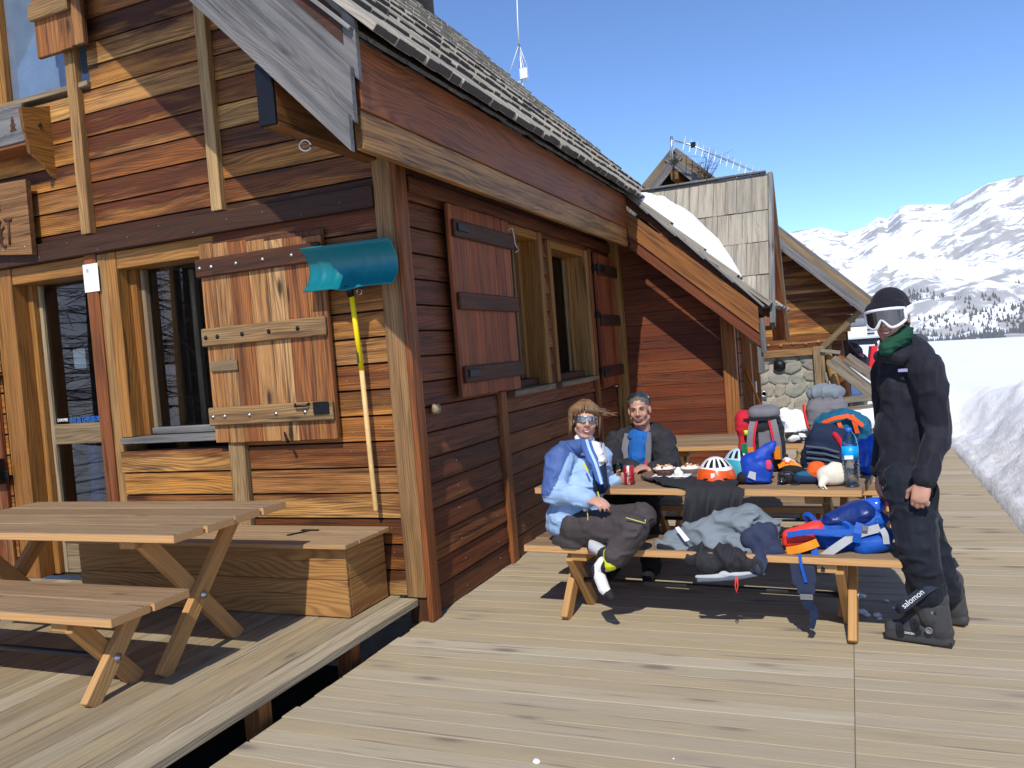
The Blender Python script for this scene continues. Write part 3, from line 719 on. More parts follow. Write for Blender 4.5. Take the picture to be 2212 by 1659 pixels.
# --- fascia under the eave
FX = -2.16; YB_ = Y0-1.03
f1 = sp('fascia', YB_+.095, 8.78, 2.895, 3.24, FX-.035, FX, M_['fascia'], chalet, c=.004)
sp('fascia', YB_+.096, 8.78, 2.70, 2.893, FX-.055, FX-.012, M_['fascia2'], chalet, c=.004)
tube('iron_hook', [(FX+.005, 8.70, 2.80), (FX+.02, 8.70, 2.76), (FX+.03, 8.70, 2.70), (FX+.012, 8.70, 2.72)], .005, M_['black'], chalet, 6)
# --- barge boards on the gable
YB = Y0-1.03
dsl = V(-1, 0, SL).normalized(); nsl = V(SL, 0, 1).normalized()
def slope_board(name, off0, off1, yc, T, mat, par, xa=FX, xb=RIDGE, side=1):
    """board parallel to the roof between vertical offsets off0..off1 below the barge foot line, ends cut plumb"""
    c_, s_ = math.cos(TH), math.sin(TH)
    def P(x, o):
        return (-(x-FX)*c_+(2.66-SL*(x-FX)+o-2.66)*s_, (x-FX)*s_+(2.66-SL*(x-FX)+o-2.66)*c_)
    poly = [P(xa, off0), P(xb, off0), P(xb, off1), P(xa, off1)]
    if side < 0: xd, yd, org = (c_, 0, s_), (-s_, 0, c_), (2*RIDGE-FX, yc, 2.66)
    else: xd, yd, org = (-c_, 0, s_), (s_, 0, c_), (FX, yc, 2.66)
    return prism(name, poly, org, xd, yd, T, mat, par)
for sd_ in (1, -1):
    bb = slope_board('barge_board', 0, .175, YB-.022, .032, M_['grey'], chalet, side=sd_)
    slope_board('barge_board', .15, .42, YB+.028, .034, M_['grey'], chalet, side=sd_)
    slope_board('verge_board', .38, .675, YB+.068, .03, M_['grey'], chalet, xa=FX+.02, side=sd_)
# --- roof
RO = empty('roof_tmp'); bpy.data.objects.remove(RO)
Ls = (FX-RIDGE)/math.cos(TH)
def slab(name, side, ya, yb, par):
    c_, s_ = math.cos(TH), math.sin(TH)
    xe = FX-.05
    pts = [(xe, zroof(xe)-.045), (RIDGE, zroof(RIDGE)-.045), (RIDGE, zroof(RIDGE)-.19), (xe, zroof(xe)-.19)]
    if side < 0: pts = [(2*RIDGE-x, z) for x, z in pts]
    vs_ = [(x, ya, z) for x, z in pts]+[(x, yb, z) for x, z in pts]
    fs = [(0, 1, 2, 3), (7, 6, 5, 4)]+[(i, i+4, (i+1) % 4+4, (i+1) % 4) for i in range(4)]
    return link(name, mesh(vs_, fs), M_['beam'], par)
roof = slab('roof', 1, YB+.05, 11.9, chalet); roofl = slab('roof', -1, YB+.05, 11.9, chalet)
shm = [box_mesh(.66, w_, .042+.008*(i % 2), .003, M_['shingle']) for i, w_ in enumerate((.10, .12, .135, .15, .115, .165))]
shw = (.10, .12, .135, .15, .115, .165)
def shingle_M(x_e, s, y, z_of, th, lift, jag):
    """matrix of a shingle whose butt lies s metres up the slope from the eave edge x_e"""
    c_, s_ = math.cos(th), math.sin(th)
    o = V(x_e, y, z_of(x_e))+V(-c_, 0, s_)*(s+jag+.33)+V(s_, 0, c_)*lift
    R_ = Matrix((V(-c_, 0, s_), V(0, -1, 0), V(s_, 0, c_))).transposed()
    return Matrix.Translation(o) @ R_.to_4x4() @ Matrix.Rotation(rad(3.2), 4, 'Y') @ Matrix.Rotation(random.uniform(-.012, .012), 4, 'Z')
n_sh = 0; restv = []
for k in range(11):
    y = YB+.0
    while y < 11.9:
        i = random.randrange(6); w_ = shw[i]
        M = shingle_M(-2.02, k*.47, y+w_/2, zroof, TH, .012+random.uniform(-.005, .006), random.uniform(-.018, .018))
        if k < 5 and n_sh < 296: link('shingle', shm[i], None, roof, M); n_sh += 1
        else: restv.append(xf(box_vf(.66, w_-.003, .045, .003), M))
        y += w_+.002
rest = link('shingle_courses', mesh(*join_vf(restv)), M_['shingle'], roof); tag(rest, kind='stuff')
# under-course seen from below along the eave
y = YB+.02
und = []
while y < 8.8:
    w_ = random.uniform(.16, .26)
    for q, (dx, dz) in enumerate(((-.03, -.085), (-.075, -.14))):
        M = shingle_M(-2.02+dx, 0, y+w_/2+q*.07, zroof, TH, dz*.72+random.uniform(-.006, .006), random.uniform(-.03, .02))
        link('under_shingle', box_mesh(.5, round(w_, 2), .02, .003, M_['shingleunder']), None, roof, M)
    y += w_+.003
lathe('chimney', [(.16, 0), (.16, .7), (.2, .7), (.2, .78), (0, .78)], plain('chimney_metal', (.09, .09, .09), .5, .6), chalet, (-5.35, 10.6, 6.35), 16)
tube('chimney_cap', [(-5.35, 10.6, 7.13), (-5.35, 10.6, 7.3)], [.11, .11], M_['steel'], chalet, 12)
# ================================================================== side wing
wing = empty('chalet_wing', (-1.8, 9.4, 0), 'low reddish-brown wing behind the long side wall with snow and a dormer on its roof', 'building')
WY = 9.4
bq, bf, specs = [], [], []
def zw(x): return 3.25-.985*(x+2.11)
for a, b, zc, h in rows(X0+.09, -1.20, .0, 3.1, .142, []):
    b2 = min(b, -2.11-(zc-2.86)/.985)
    if b2-a < .06: continue
    specs.append((a, b2, zc, h)); n = len(bq)
    bq += [(a, WY+.02, zc-h/2), (b2, WY+.02, zc-h/2), (b2, WY+.02, zc+h/2), (a, WY+.02, zc+h/2)]; bf.append((n, n+1, n+2, n+3))
ww = link('wing_wall', mesh(bq, bf), M_['dark'], wing)
for a, b, zc, h in specs:
    plank('board', (a, WY+random.uniform(-.002, .002), zc), (b, WY, zc), (0, 0, 1), h-.005, .035, M_['wing'], ww, prof=[(y, -z) for y, z in LAP])
bx('post', (-1.255, WY-.05, 1.0), (.15, .10, 2.1), M_['redpost'], ww)
# right-hand wall of the wing with a door
rwv = link('wing_side_wall', mesh([(-1.21, 9.42, 0), (-1.21, 11.2, 0), (-1.21, 11.2, 2.2), (-1.21, 9.42, 2.2)], [(0, 1, 2, 3)]), M_['dark'], wing)
for i in range(13): bx('board', (-1.19, 9.62, .08+i*.16), (.035, .34, .155), M_['side'], rwv)
wdoor = bx('door', (-1.17, 10.25, 1.0), (.05, .85, 2.0), M_['redpost'], wing)
for y in (9.83, 10.69): bx('door_post', (-1.13, y, 1.05), (.11, .1, 2.1), M_['redpost'], wdoor)
bx('door_lock', (-1.07, 10.0, 1.02), (.03, .05, .14), M_['steel'], wdoor)
bx('door_batten', (-1.12, 10.05, .95), (.03, .07, 1.7), M_['post'], wdoor)
bx('lamp_box', (-1.02, 9.86, 1.62), (.12, .14, .17), plain('grey_box', (.12, .12, .12), .5), wdoor)
bx('board', (-1.19, 10.98, 1.0), (.035, .45, 2.1), M_['side'], rwv)
# barge boards of the wing
WB = 8.8; tw = math.atan(.90); cw, sw_ = math.cos(tw), math.sin(tw)
def wb(name, z0, z1, yc, T, mat, xa=-.86, xb=-2.16):
    poly = []
    for x, z in ((xa, z0-.9*(xa+2.16)), (xb, z0-.9*(xb+2.16)), (xb, z1-.9*(xb+2.16)), (xa, z1-.9*(xa+2.16))):
        dx, dz = x+2.16, z-2.7; poly.append((-dx*cw+dz*sw_, dx*sw_+dz*cw))
    return prism(name, poly, (-2.16, yc, 2.7), (-cw, 0, sw_), (sw_, 0, cw), T, mat, wing)
wb('barge_board', -.02+2.70, 2.83, WB-.0, .03, M_['wing']); wb('barge_board', 2.82, 3.09, WB-.02, .03, M_['wingbarge'])
bx('bracket', (-.83, WB-.01, 1.62), (.05, .05, .36), M_['grey'], wing); bx('bracket', (-.87, WB+.03, 1.38), (.06, .05, .3), M_['grey'], wing)
# wing roof slab + shingles
tr_ = math.atan(.985)
pts = [(-.82, zw(-.82)-.04), (-2.2, zw(-2.2)-.04), (-2.2, zw(-2.2)-.16), (-.82, zw(-.82)-.16)]
vs_ = [(x, WB+.02, z) for x, z in pts]+[(x, 11.2, z) for x, z in pts]
wr = link('roof', mesh(vs_, [(0, 1, 2, 3), (7, 6, 5, 4)]+[(i, i+4, (i+1) % 4+4, (i+1) % 4) for i in range(4)]), M_['beam'], wing)
for k in range(4):
    y = WB-.02
    while y < 11.2:
        i = random.randrange(6)
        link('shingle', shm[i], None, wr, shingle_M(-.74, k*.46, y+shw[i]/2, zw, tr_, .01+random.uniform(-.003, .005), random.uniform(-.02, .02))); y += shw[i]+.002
y = WB
while y < 11.2:
    w_ = random.choice((.2, .24, .28)); link('under_shingle', box_mesh(.5, w_, .02, .003, M_['shingleunder']), None, wr, shingle_M(-.78, 0, y+w_/2, zw, tr_, -.03, random.uniform(-.03, .01))); y += w_+.003
# verge shingle edges of the wing, facing the camera
for k in range(5): plank('verge_shingle', V(-.80-.28*k, WB-.025, zw(-.80-.28*k)-.045), V(-1.14-.28*k, WB-.025, zw(-1.14-.28*k)-.02), (0, 1, 0), .08, .022, M_['shingleunder'], wr)
# dormer with its steep shingled side
DX, DY, DZ = -.76, 9.85, 3.44
dorm = bx('dormer', ((DX-2.4)/2, DY, DZ-.02), (2.4+DX+.0, .07, .07), M_['grey'], wing)
def dslope(sgn, x, s, w_, L=.56):
    ty = .92/1.55
    d = V(0, -sgn*ty, -1).normalized(); n = V(0, -sgn, ty).normalized()
    o = V(x, DY, DZ+.0)+d*(s+L/2)+n*(.02+random.uniform(-.003, .004))
    R_ = Matrix((d, d.cross(n)*-1, n)).transposed()
    R_ = Matrix((d, n.cross(d), n)).transposed()
    return Matrix.Translation(o) @ R_.to_4x4() @ Matrix.Rotation(rad(-1.6), 4, 'Y')
for sgn in (1, -1):
    for r_ in range(4):
        x = DX
        while x > -2.5:
            w_ = random.choice((.10, .12, .13, .15, .17)); s = r_*.43
            zb = DZ-(s+.2)/math.hypot(.92/1.55, 1)
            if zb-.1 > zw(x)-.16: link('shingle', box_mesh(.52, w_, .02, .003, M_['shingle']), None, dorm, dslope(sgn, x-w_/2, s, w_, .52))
            x -= w_+.003
    plank('dormer_barge', V(DX+.03, DY+.0*sgn, DZ+.0), V(DX+.03, DY-sgn*1.02, DZ-1.72 if sgn > 0 else DZ-1.9), (1, 0, 0), .05, .10, M_['grey'] if sgn > 0 else M_['oldwood'], dorm)
    plank('dormer_rafter', V(DX-.06, DY, DZ-.12), V(DX-.06, DY-sgn*.98, DZ-1.75 if sgn > 0 else DZ-1.88), (1, 0, 0), .16, .09, M_['fascia'], dorm)
prism('dormer_gable', [(-.9, -1.5), (.9, -1.5), (0, 0)], (DX-.35, DY, DZ-.1), (0, 1, 0), (0, 0, 1), .03, M_['fascia'], dorm)
for q in range(5): bx('ridge_board', (DX-.02-.33*q-.16, DY-.03, DZ+.035), (.325, .09, .022), M_['grey'], dorm)
# snow lying in the valley above the dormer
def roof_snow(outline, zf, thick, name, label):
    """pillow of snow on a roof; outline in (x,y)"""
    from mathutils.geometry import delaunay_2d_cdt
    xs_ = [p[0] for p in outline]; ys_ = [p[1] for p in outline]; pts = [Vector(p) for p in outline]; m = len(outline)
    def inside(x, y):
        r = False
        for i in range(m):
            (x1, y1), (x2, y2) = outline[i], outline[i-1]
            if (y1 > y) != (y2 > y) and x < (x2-x1)*(y-y1)/(y2-y1)+x1: r = not r
        return r
    def dist(x, y):
        b = 9
        for i in range(m):
            a, c = Vector(outline[i]), Vector(outline[i-1]); d = c-a
            t = max(0, min(1, (Vector((x, y))-a).dot(d)/d.length_squared)); b = min(b, (Vector((x, y))-a-d*t).length)
        return b
    for x in np.arange(min(xs_), max(xs_), .04):
        for y in np.arange(min(ys_), max(ys_), .04):
            if inside(x, y) and dist(x, y) > .02: pts.append(Vector((x, y)))
    r = delaunay_2d_cdt(pts, [(i, (i+1) % m) for i in range(m)], [], 1, 1e-4)
    top = []
    for p in r[0]:
        d = dist(p.x, p.y); top.append((p.x, p.y, zf(p.x)+.01+(thick+.5*max(0, p.y-8.95))*min(1, d/.12)**.5+.012*math.sin(p.x*19)*math.sin(p.y*23)))
    return tag(link(name, mesh(top, r[2], True), M_['snow']), label, 'snow')
roof_snow([(-2.12, 8.9), (-2.12, 9.1), (-1.95, 9.38), (-1.72, 9.52), (-1.40, 9.50), (-1.22, 9.42), (-1.10, 9.28), (-1.0, 9.08), (-1.14, 8.93), (-1.4, 8.87), (-1.8, 8.87)], zw, .10, 'roof_snow', 'thick white snow lying on the wing roof against the dormer')
# ================================================================== far chalet with stone base
fc = empty('stone_base_chalet', (-2.5, 14.6, 0), 'farthest chalet with brown boards over a stone base and grey gable boards', 'building')
FY = 14.6; AX, AZ = -2.575, 4.86
def zf(x): return AZ-.98*abs(x-AX)
fw = link('gable_wall', mesh([(-5, FY+.02, 1.3), (-.22, FY+.02, 1.3), (.08, FY+.02, 2.2), (AX, FY+.02, 4.79), (-5, FY+.02, 2.4)], [(0, 1, 2, 3, 4)]), M_['dark'], fc)
z = 1.36
while z < 4.3:
    xr = min(-.12+(z-1.4)*.55, AX+(AZ-.25-z)/.98); xl = max(-4.6, AX-(AZ-.25-z)/.98)
    plank('board', (xl, FY, z), (xr, FY, z), (0, 0, 1), .135, .03, M_['gable'], fw, prof=[(y, -zz) for y, zz in LAP]); z += .14
tf = math.atan(.98); cf, sf = math.cos(tf), math.sin(tf); FB = 14.0
for sgn in (1, -1):
    for o0, o1, yo, m in ((-.30, -.10, 0, 'grey'), (-.11, .02, .03, 'oldwood'), (.0, .08, .06, 'grey')):
        L = 2.98/cf if sgn > 0 else 2.4/cf
        prism('barge_board', [(0, o0*cf), (L, o0*cf), (L, o1*cf), (0, o1*cf)], (AX, FB+yo, AZ), (sgn*cf, 0, -sf), (sgn*sf, 0, cf), .03, M_[m], fc)
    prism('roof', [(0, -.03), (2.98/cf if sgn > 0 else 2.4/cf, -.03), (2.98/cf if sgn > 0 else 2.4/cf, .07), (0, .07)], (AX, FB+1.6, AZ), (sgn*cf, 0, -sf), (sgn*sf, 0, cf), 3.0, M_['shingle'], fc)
bx('ridge_beam', (AX, FB+.3, AZ-.42), (.12, .7, .16), M_['fascia2'], fc)
plank('brace', (.30, FB+.15, 2.0), (-.42, FY-.1, 1.36), (0, 1, 0), .12, .09, M_['oldwood'], fc)
plank('eave_beam', (.25, FB+.05, 1.95), (.25, FB+2.2, 1.95), (0, 0, 1), .14, .14, M_['fascia2'], fc)
bx('sill_beam', (-1.4, FY-.03, 1.29), (1.9, .12, .12), M_['post'], fc)
M_['mortar'] = plain('lime_mortar', (.36, .335, .275), .9, var=.2, scale=14, bump=.4)
stw = bx('stone_wall', (-1.3, FY+.2, .45), (1.85, .36, 1.6), M_['mortar'], fc)
M_['stone'] = None
def stone_mat(name, cols):
    k = NT(name); tc = k.n('TexCoord'); oi = k.n('ObjectInfo')
    base = k.ramp(oi.outputs['Random'], [(i/(len(cols)-1), c) for i, c in enumerate(cols)])
    nz = k.noise(tc.outputs['Object'], 9, 6., .65); nz2 = k.noise(tc.outputs['Object'], 38, 4., .6)
    c = k.mix(k.ramp(nz, [(.35, (0, 0, 0)), (.7, (1, 1, 1))]), base, k.mix(.5, base, (.45, .40, .30)))
    k.l(k.mix(k.math('MULTIPLY', nz2, .35), c, (.12, .11, .09)), k.b.inputs['Base Color']); k.b.inputs['Roughness'].default_value = .85
    k.bump(k.math('ADD', nz, k.math('MULTIPLY', nz2, .5)), .6, .02); return k.m
M_['stone'] = stone_mat('field_stone', [(.25, .24, .195), (.21, .235, .20), (.30, .255, .19), (.20, .205, .19), (.27, .265, .22)])
def stone_mesh(rx, ry, rz, seed):
    rs2 = random.Random(seed); n = 9; ring = []
    for i in range(n):
        a = 2*math.pi*i/n+rs2.uniform(-.2, .2); f = rs2.uniform(.82, 1.08)
        q = 1/max(abs(math.cos(a)), abs(math.sin(a)))**.6
        ring.append((math.cos(a)*f*q*.92, math.sin(a)*f*q*.92))
    vs_ = []
    for z, s in ((-1, .9), (-.2, 1.02), (.65, .93), (1, .62)):
        vs_ += [(x*s*rx, y*s*ry, z*rz*rs2.uniform(.92, 1.05)) for x, y in ring]
    fs = [(k*n+i, k*n+(i+1) % n, (k+1)*n+(i+1) % n, (k+1)*n+i) for k in range(3) for i in range(n)]+[tuple(range(n-1, -1, -1)), tuple(range(3*n, 4*n))]
    return mesh(vs_, fs, False)
RW = Matrix.Rotation(math.pi/2, 4, 'X')
z = -.2; s_i = 0
while z < 1.2:
    x = -2.2+random.uniform(-.1, .05); hh = random.uniform(.12, .22)
    while x < -.4:
        wv = random.uniform(.16, .38)
        if not (-1.28 < x+wv/2 < -1.02 and .92 < z+hh/2 < 1.25):
            link('stone', stone_mesh(wv/2+.016, hh/2+random.uniform(-.006, .028), .03, s_i), M_['stone'], stw, Matrix.Translation((x+wv/2, FY+.012+random.uniform(-.012, .008), z+hh/2+random.uniform(-.03, .03))) @ RW @ Matrix.Rotation(random.uniform(-.4, .4), 4, 'Z')); s_i += 1
        x += wv
    z += hh
lathe('vent_hole', [(.10, 0), (.10, .05), (0, .05)], M_['black'], stw, (-1.14, FY-.012, 1.08), 14, M=RW)
lathe('vent_pipe', [(.035, 0), (.05, 0), (.05, .06), (.035, .06), (.035, 0)], M_['steel'], stw, (-1.42, FY-.02, .62), 12, M=RW)
bx('corner_post', (-.50, FY-.12, .88), (.17, .1, .98), M_['oldwood'], fc)
tube('log_post', [(-.36, FY-.05, 1.42), (-.35, FY-.06, 1.1), (-.28, FY-.05, .75), (-.24, FY-.04, .42)], [.06, .065, .075, .07], M_['post'], fc, 9)
tube('log_post', [(-.22, FY+.15, 1.5), (-.16, FY+.15, .4)], [.10, .12], M_['redpost'], fc, 10)
bx('porch_wall', (-.1, FY+1.4, .8), (.12, 2.4, 1.7), M_['beam'], fc)
for q in range(7): tube('round_log', [(-1.5+q*.2, FY-.03, 1.42+.02*(q % 2)), (-1.5+q*.2, FY+.1, 1.42+.02*(q % 2))], .028, M_['post'], fc, 8)

# nail heads
M_['dullnail'] = plain('dull_nail', (.32, .31, .30), .5, .6)
def nails(name, pts, nrm, par, r=.005):
    vf = [ball(p, r*.7, n=4) for p in pts]; tag(link(name, mesh(*join_vf(vf)), M_['dullnail'], par), kind='stuff')
rn = random.Random(9)
nails('nail_heads', [V(x, Y0-.088, 2.67+rn.uniform(-.05, .05)) for x in np.arange(-6.2, -2.8, .3)]+[V(x+rn.uniform(-.02, .02), Y0-.034, .24+.165*k+rn.uniform(-.03, .03)) for k in range(14) for x in (-3.0, -2.75)], None, gw)
nails('nail_heads', [V(x+rn.uniform(-.01, .01), WY-.019, .09+.142*k+rn.uniform(-.02, .03)) for k in range(17) for x in (-2.25, -1.75) if .09+.142*k < zw(x)-.4], None, ww)
nails('nail_heads', [V(X0+.026, y+rn.uniform(-.02, .02), .08+.166*k+rn.uniform(-.03, .03)) for k in range(8) for y in (5.0, 5.6, 6.1, 6.9, 7.8)], None, sw)
# ================================================================== furniture
def picnic_table(root, L, W, H, n, legx, foot, pipe=True, gap=.012, bench=False):
    """x along the boards; parts are built in the frame CT"""
    w_ = (W-gap*(n-1))/n; T = .042
    for i in range(n):
        y = -W/2+w_/2+i*(w_+gap); e = random.uniform(-.012, .012)
        bx('seat_board' if bench else 'top_board', (e, y, H-T/2+random.uniform(-.001, .001)), (L+random.uniform(-.01, .01), w_, T), M_['table'], root, c=.004)
    for s in (-1, 1):
        x = s*legx; lx = .05; lw = .085
        bx('cross_batten', (x, 0, H-T-.026), (.10, W*.84, .05), M_['tableedge'], root, c=.004)
        hz = H-T-.052; ty = W*.36
        for q, sg in ((-1, 1), (1, -1)):
            off = s*(.06+.046*(q > 0))
            plank('leg', V(x+off, sg*foot, .0), V(x+off, -sg*ty, hz+.03), (0, 1, 0), lw, .044, M_['tableedge'], root, c=.004)
        zc = hz*foot/(foot+ty)
        lathe('bolt', [(.0, 0), (.022, 0), (.022, .004), (.013, .005), (.013, .014), (0, .016)], M_['steel'], root, (x+s*.129, 0, zc), 12, M=Matrix.Rotation(s*math.pi/2, 4, 'Y'))
    if pipe: tube('stretcher_pipe', [(-legx-.12, 0, zc), (legx+.12, 0, zc)], .016, M_['blackpipe'], root, 10)
def furn(name, loc, rz, label, cat, group, **k):
    global CT
    r = empty(name, loc, label, cat, group, rz=rz); CT = Matrix.Translation(Vector(loc)) @ Matrix.Rotation(rz, 4, 'Z')
    picnic_table(r, **k); CT = Matrix.Identity(4); return r
GP = 'wooden picnic tables and benches on the terrace'
furn('picnic_table', (-4.0, 3.31, .15), 0, 'bare wooden picnic table with crossed legs beside the storage box', 'table', GP, L=2.0, W=.83, H=.75, n=4, legx=.62, foot=.30)
furn('picnic_bench', (-4.07, 2.80, .15), 0, 'empty wooden bench with crossed legs in front of the bare table', 'bench', GP, L=2.0, W=.46, H=.45, n=2, legx=.62, foot=.16, bench=True)
AN = rad(-5.2)
TC = V(-.93, 5.20, 0)
furn('picnic_table', TC, AN, 'wooden picnic table crowded with food, helmet and bags between the people', 'table', GP, L=1.97, W=.76, H=.75, n=4, legx=.72, foot=.28)
furn('picnic_bench', (-.87, 4.70, 0), rad(-4.5), 'wooden bench holding the seated woman, a jacket and a blue backpack', 'bench', GP, L=2.1, W=.37, H=.45, n=2, legx=.70, foot=.17, bench=True)
furn('picnic_bench', (-1.02, 5.98, 0), rad(-4.5), 'wooden bench on the far side of the crowded table under the seated man', 'bench', GP, L=2.0, W=.37, H=.45, n=2, legx=.70, foot=.15, bench=True)
furn('picnic_table', (-.62, 7.16, 0), rad(-2), 'wooden picnic table behind the seated man with backpacks on it', 'table', GP, L=2.05, W=.82, H=.75, n=4, legx=.72, foot=.28)
furn('picnic_bench', (-.75, 6.56, 0), rad(-2), 'wooden bench between the crowded table and the rear table', 'bench', GP, L=2.0, W=.34, H=.45, n=2, legx=.70, foot=.14, bench=True)
# --- storage box under the shutter
sb = empty('storage_box', (-3.9, 4.15, .15), 'long larch storage box with a hinged lid against the gable wall', 'storage box')
def sbx(name, xa, xb, ya, yb, za, zb, mat, par=None, c=.004): return bx(name, ((xa+xb)/2, (ya+yb)/2, (za+zb)/2), (xb-xa, yb-ya, zb-za), mat, par or sb, c)
for za, zb in ((.155, .375), (.378, .575)):
    sbx('front_board', -4.98, -2.80, 3.97, 3.995, za, zb, M_['boxwood']); sbx('end_board', -2.825, -2.80, 3.998, 4.40, za, zb, M_['boxwood']); sbx('end_board', -4.98, -4.955, 3.998, 4.40, za, zb, M_['boxwood'])
for ya, yb in ((3.90, 4.04), (4.043, 4.24), (4.243, 4.385)): sbx('lid_board', -5.02, -2.745+random.uniform(-.006, .006), ya, yb, .578, .606, M_['lid'])
for x in (-3.97, -3.22):
    h = sbx('hinge', x-.09, x+.04, 4.235, 4.26, .607, .613, M_['black'])
    plank('hinge_strap', (x-.02, 4.24, .610), (x-.09, 4.10, .610), (1, 0, 0), .025, .006, M_['black'], h)
# --- snow shovel hanging on the wall
M_['teal'] = plain('teal_plastic', (.0, .145, .175), .38, 0, .5, var=.04)
M_['yellow'] = plain('yellow_grip', (.82, .62, .0), .45, var=.03)
M_['ash'] = plain('ash_handle', (.66, .43, .17), .5, var=.12, scale=20)
sv = empty('snow_shovel', (-2.83, Y0-.1, .7), 'teal plastic snow shovel with yellow and wood handle hanging on the corner', 'snow shovel')
def sheet(name, fn, nu, nv, thick, mat, parent=None, smooth_=True, label=None):
    """fn(u,v)->point, u,v in 0..1; gives the sheet a real thickness"""
    g = [[Vector(fn(i/nu, j/nv)) for i in range(nu+1)] for j in range(nv+1)]
    top, bot = [], []
    for j in range(nv+1):
        for i in range(nu+1):
            a = g[j][min(i+1, nu)]-g[j][max(i-1, 0)]; b = g[min(j+1, nv)][i]-g[max(j-1, 0)][i]
            n = a.cross(b); n = n.normalized() if n.length > 1e-9 else Vector((0, 0, 1))
            top.append(g[j][i]+n*thick/2); bot.append(g[j][i]-n*thick/2)
    m = nu+1; N = m*(nv+1); fs = []
    for j in range(nv):
        for i in range(nu):
            a = j*m+i; fs.append((a, a+1, a+1+m, a+m)); fs.append((N+a, N+a+m, N+a+1+m, N+a+1))
    for i in range(nu): fs.append((i, N+i, N+i+1, i+1)); a = nv*m+i; fs.append((a, a+1, N+a+1, N+a))
    for j in range(nv): a = j*m; fs.append((a, a+m, N+a+m, N+a)); a = j*m+nu; fs.append((a, N+a, N+a+m, a+m))
    return link(name, mesh(top+bot, fs, smooth_), mat, parent)
def blade(u, v):
    x = -3.145+.645*u; z = 2.385-.265*v-.012*u
    y = Y0-.205+.085*(1-(2*v-1)**2)
    if .45 < u < .62: z = z
    y -= .018*(math.exp(-((u-.15)/.02)**2)+math.exp(-((u-.31)/.02)**2)+math.exp(-((u-.67)/.02)**2)+math.exp(-((u-.83)/.02)**2))*math.sin(math.pi*v)*.5
    y -= .03*math.exp(-((u-.5)/.09)**2)*max(0, (v-.6)/.4)
    return (x, y, z-.02*math.exp(-((u-.5)/.09)**2)*(v > .9))
sheet('blade', blade, 44, 16, .005, M_['teal'], sv)
for s_, z_ in ((0, 2.388), (1, 2.118)): tube('blade_rim', [V(*blade(u/12, s_))+V(0, 0, 0) for u in range(13)], .006, M_['teal'], sv, 6)
tube('socket', [(-2.83, Y0-.185, 2.13), (-2.825, Y0-.16, 2.06)], [.030, .021], M_['black'], sv, 10)
tube('yellow_sleeve', [(-2.825, Y0-.16, 2.09), (-2.82, Y0-.125, 1.60)], .0165, M_['yellow'], sv, 12)
hd = tube('handle', [(-2.82, Y0-.125, 1.60), (-2.818, Y0-.115, 1.1), (-2.815, Y0-.105, .72), (-2.815, Y0-.105, .705)], [.0155, .016, .016, .011], M_['ash'], sv, 12)
bx('handle_label', (-2.825, Y0-.148, 1.70), (.016, .002, .11), plain('black_print', (.03, .05, .01), .5), sv, c=.0005)
tube('hanging_ring', [V(-2.785+.018*math.cos(a), Y0-.13, 2.085+.018*math.sin(a)) for a in [i*.524 for i in range(13)]], .004, M_['steel'], sv, 6)
# --- carved sign, paper notice, planter
sg = empty('wooden_sign', (-5.9, Y0-.09, 2.67), 'carved wooden name board with dark letters above the door', 'sign')
prism('sign_board', [(-.6, .04), (-.1, .02), (.27, -.02), (.275, .54), (.0, .55), (-.3, .53), (-.6, .50)], (-5.885, Y0-.115, 2.675), (1, 0, 0), (0, 0, 1), .04, wood('sign_wood', [(.36, .19, .085), (.36, .19, .085)], [(.26, .12, .055), (.42, .25, .12)], .7, .7, .6, 40, .3, gain=(.78, .70, .58), streak=.7), sg)
SY = Y0-.138
def stroke(pts, r=.010): tube('letter', [V(-5.885+x, SY, 2.675+z) for x, z in pts], r, M_['beam'], sg, 6)
stroke([(-.115, .41), (-.115, .33)], .005); stroke([(-.115, .41), (-.085, .40), (-.082, .36), (-.112, .325)], .005)
stroke([(-.06, .41), (-.058, .34), (-.04, .335), (-.03, .345), (-.03, .415)], .005)
stroke([(-.125, .26), (-.145, .24), (-.15, .15), (-.153, .09)]); stroke([(-.12, .19), (-.118, .13), (-.125, .07)]); stroke([(-.12, .19), (-.09, .12), (-.075, .09)], .007); stroke([(-.03, .27), (-.05, .245), (-.06, .18), (-.068, .11)])
stroke([(.0, .22), (-.03, .20), (-.045, .15), (-.04, .09), (-.005, .065), (.0, .08)]); stroke([(-.035, .14), (-.015, .145)], .007)
stroke([(.01, .27), (.09, .265)], .012); stroke([(.055, .26), (.05, .17), (.045, .08)])
for x in (-.04, .2): lathe('nail', [(0, 0), (.006, 0), (.005, .003), (0, .004)], M_['steel'], sg, (-5.885+x, Y0-.136, 2.72), 8, M=Matrix.Rotation(math.pi/2, 4, 'X'))
nt_ = tag(bx('paper_notice', (-5.128, Y0-.055, 2.43), (.15, .002, .205), M_['paper'], None, c=.0005), 'white paper notice pinned to the post between door and window', 'notice')
for q in range(3): bx('printed_line', (-5.165+.008*q, Y0-.0568, 2.485), (.003, .0006, .03), M_['dark'], nt_, c=.0002)
pl = empty('planter_box', (-5.8, Y0-.2, 3.3), 'weathered wooden planter box with cut-out trees under the upper window', 'planter')
prism('end_bracket', [(-.02, -.33), (.02, -.31), (.10, -.22), (.19, -.17), (.22, .0), (.23, .15), (.10, .18), (-.02, .22)], (-5.42, Y0-.04, 3.53), (0, -1, 0), (0, 0, 1), .03, M_['frame'], pl)
prism('bracket_hole', [(-.02, 0), (0, .028), (.02, 0), (0, -.028)], (-5.403, Y0-.13, 3.575), (0, -1, 0), (0, 0, 1), .004, M_['beam'], pl)
bx('front_board', (-5.95, Y0-.24, 3.58), (1.05, .025, .27), M_['grey'], pl); bx('bottom_board', (-5.95, Y0-.14, 3.43), (1.05, .2, .025), M_['redpost'], pl)
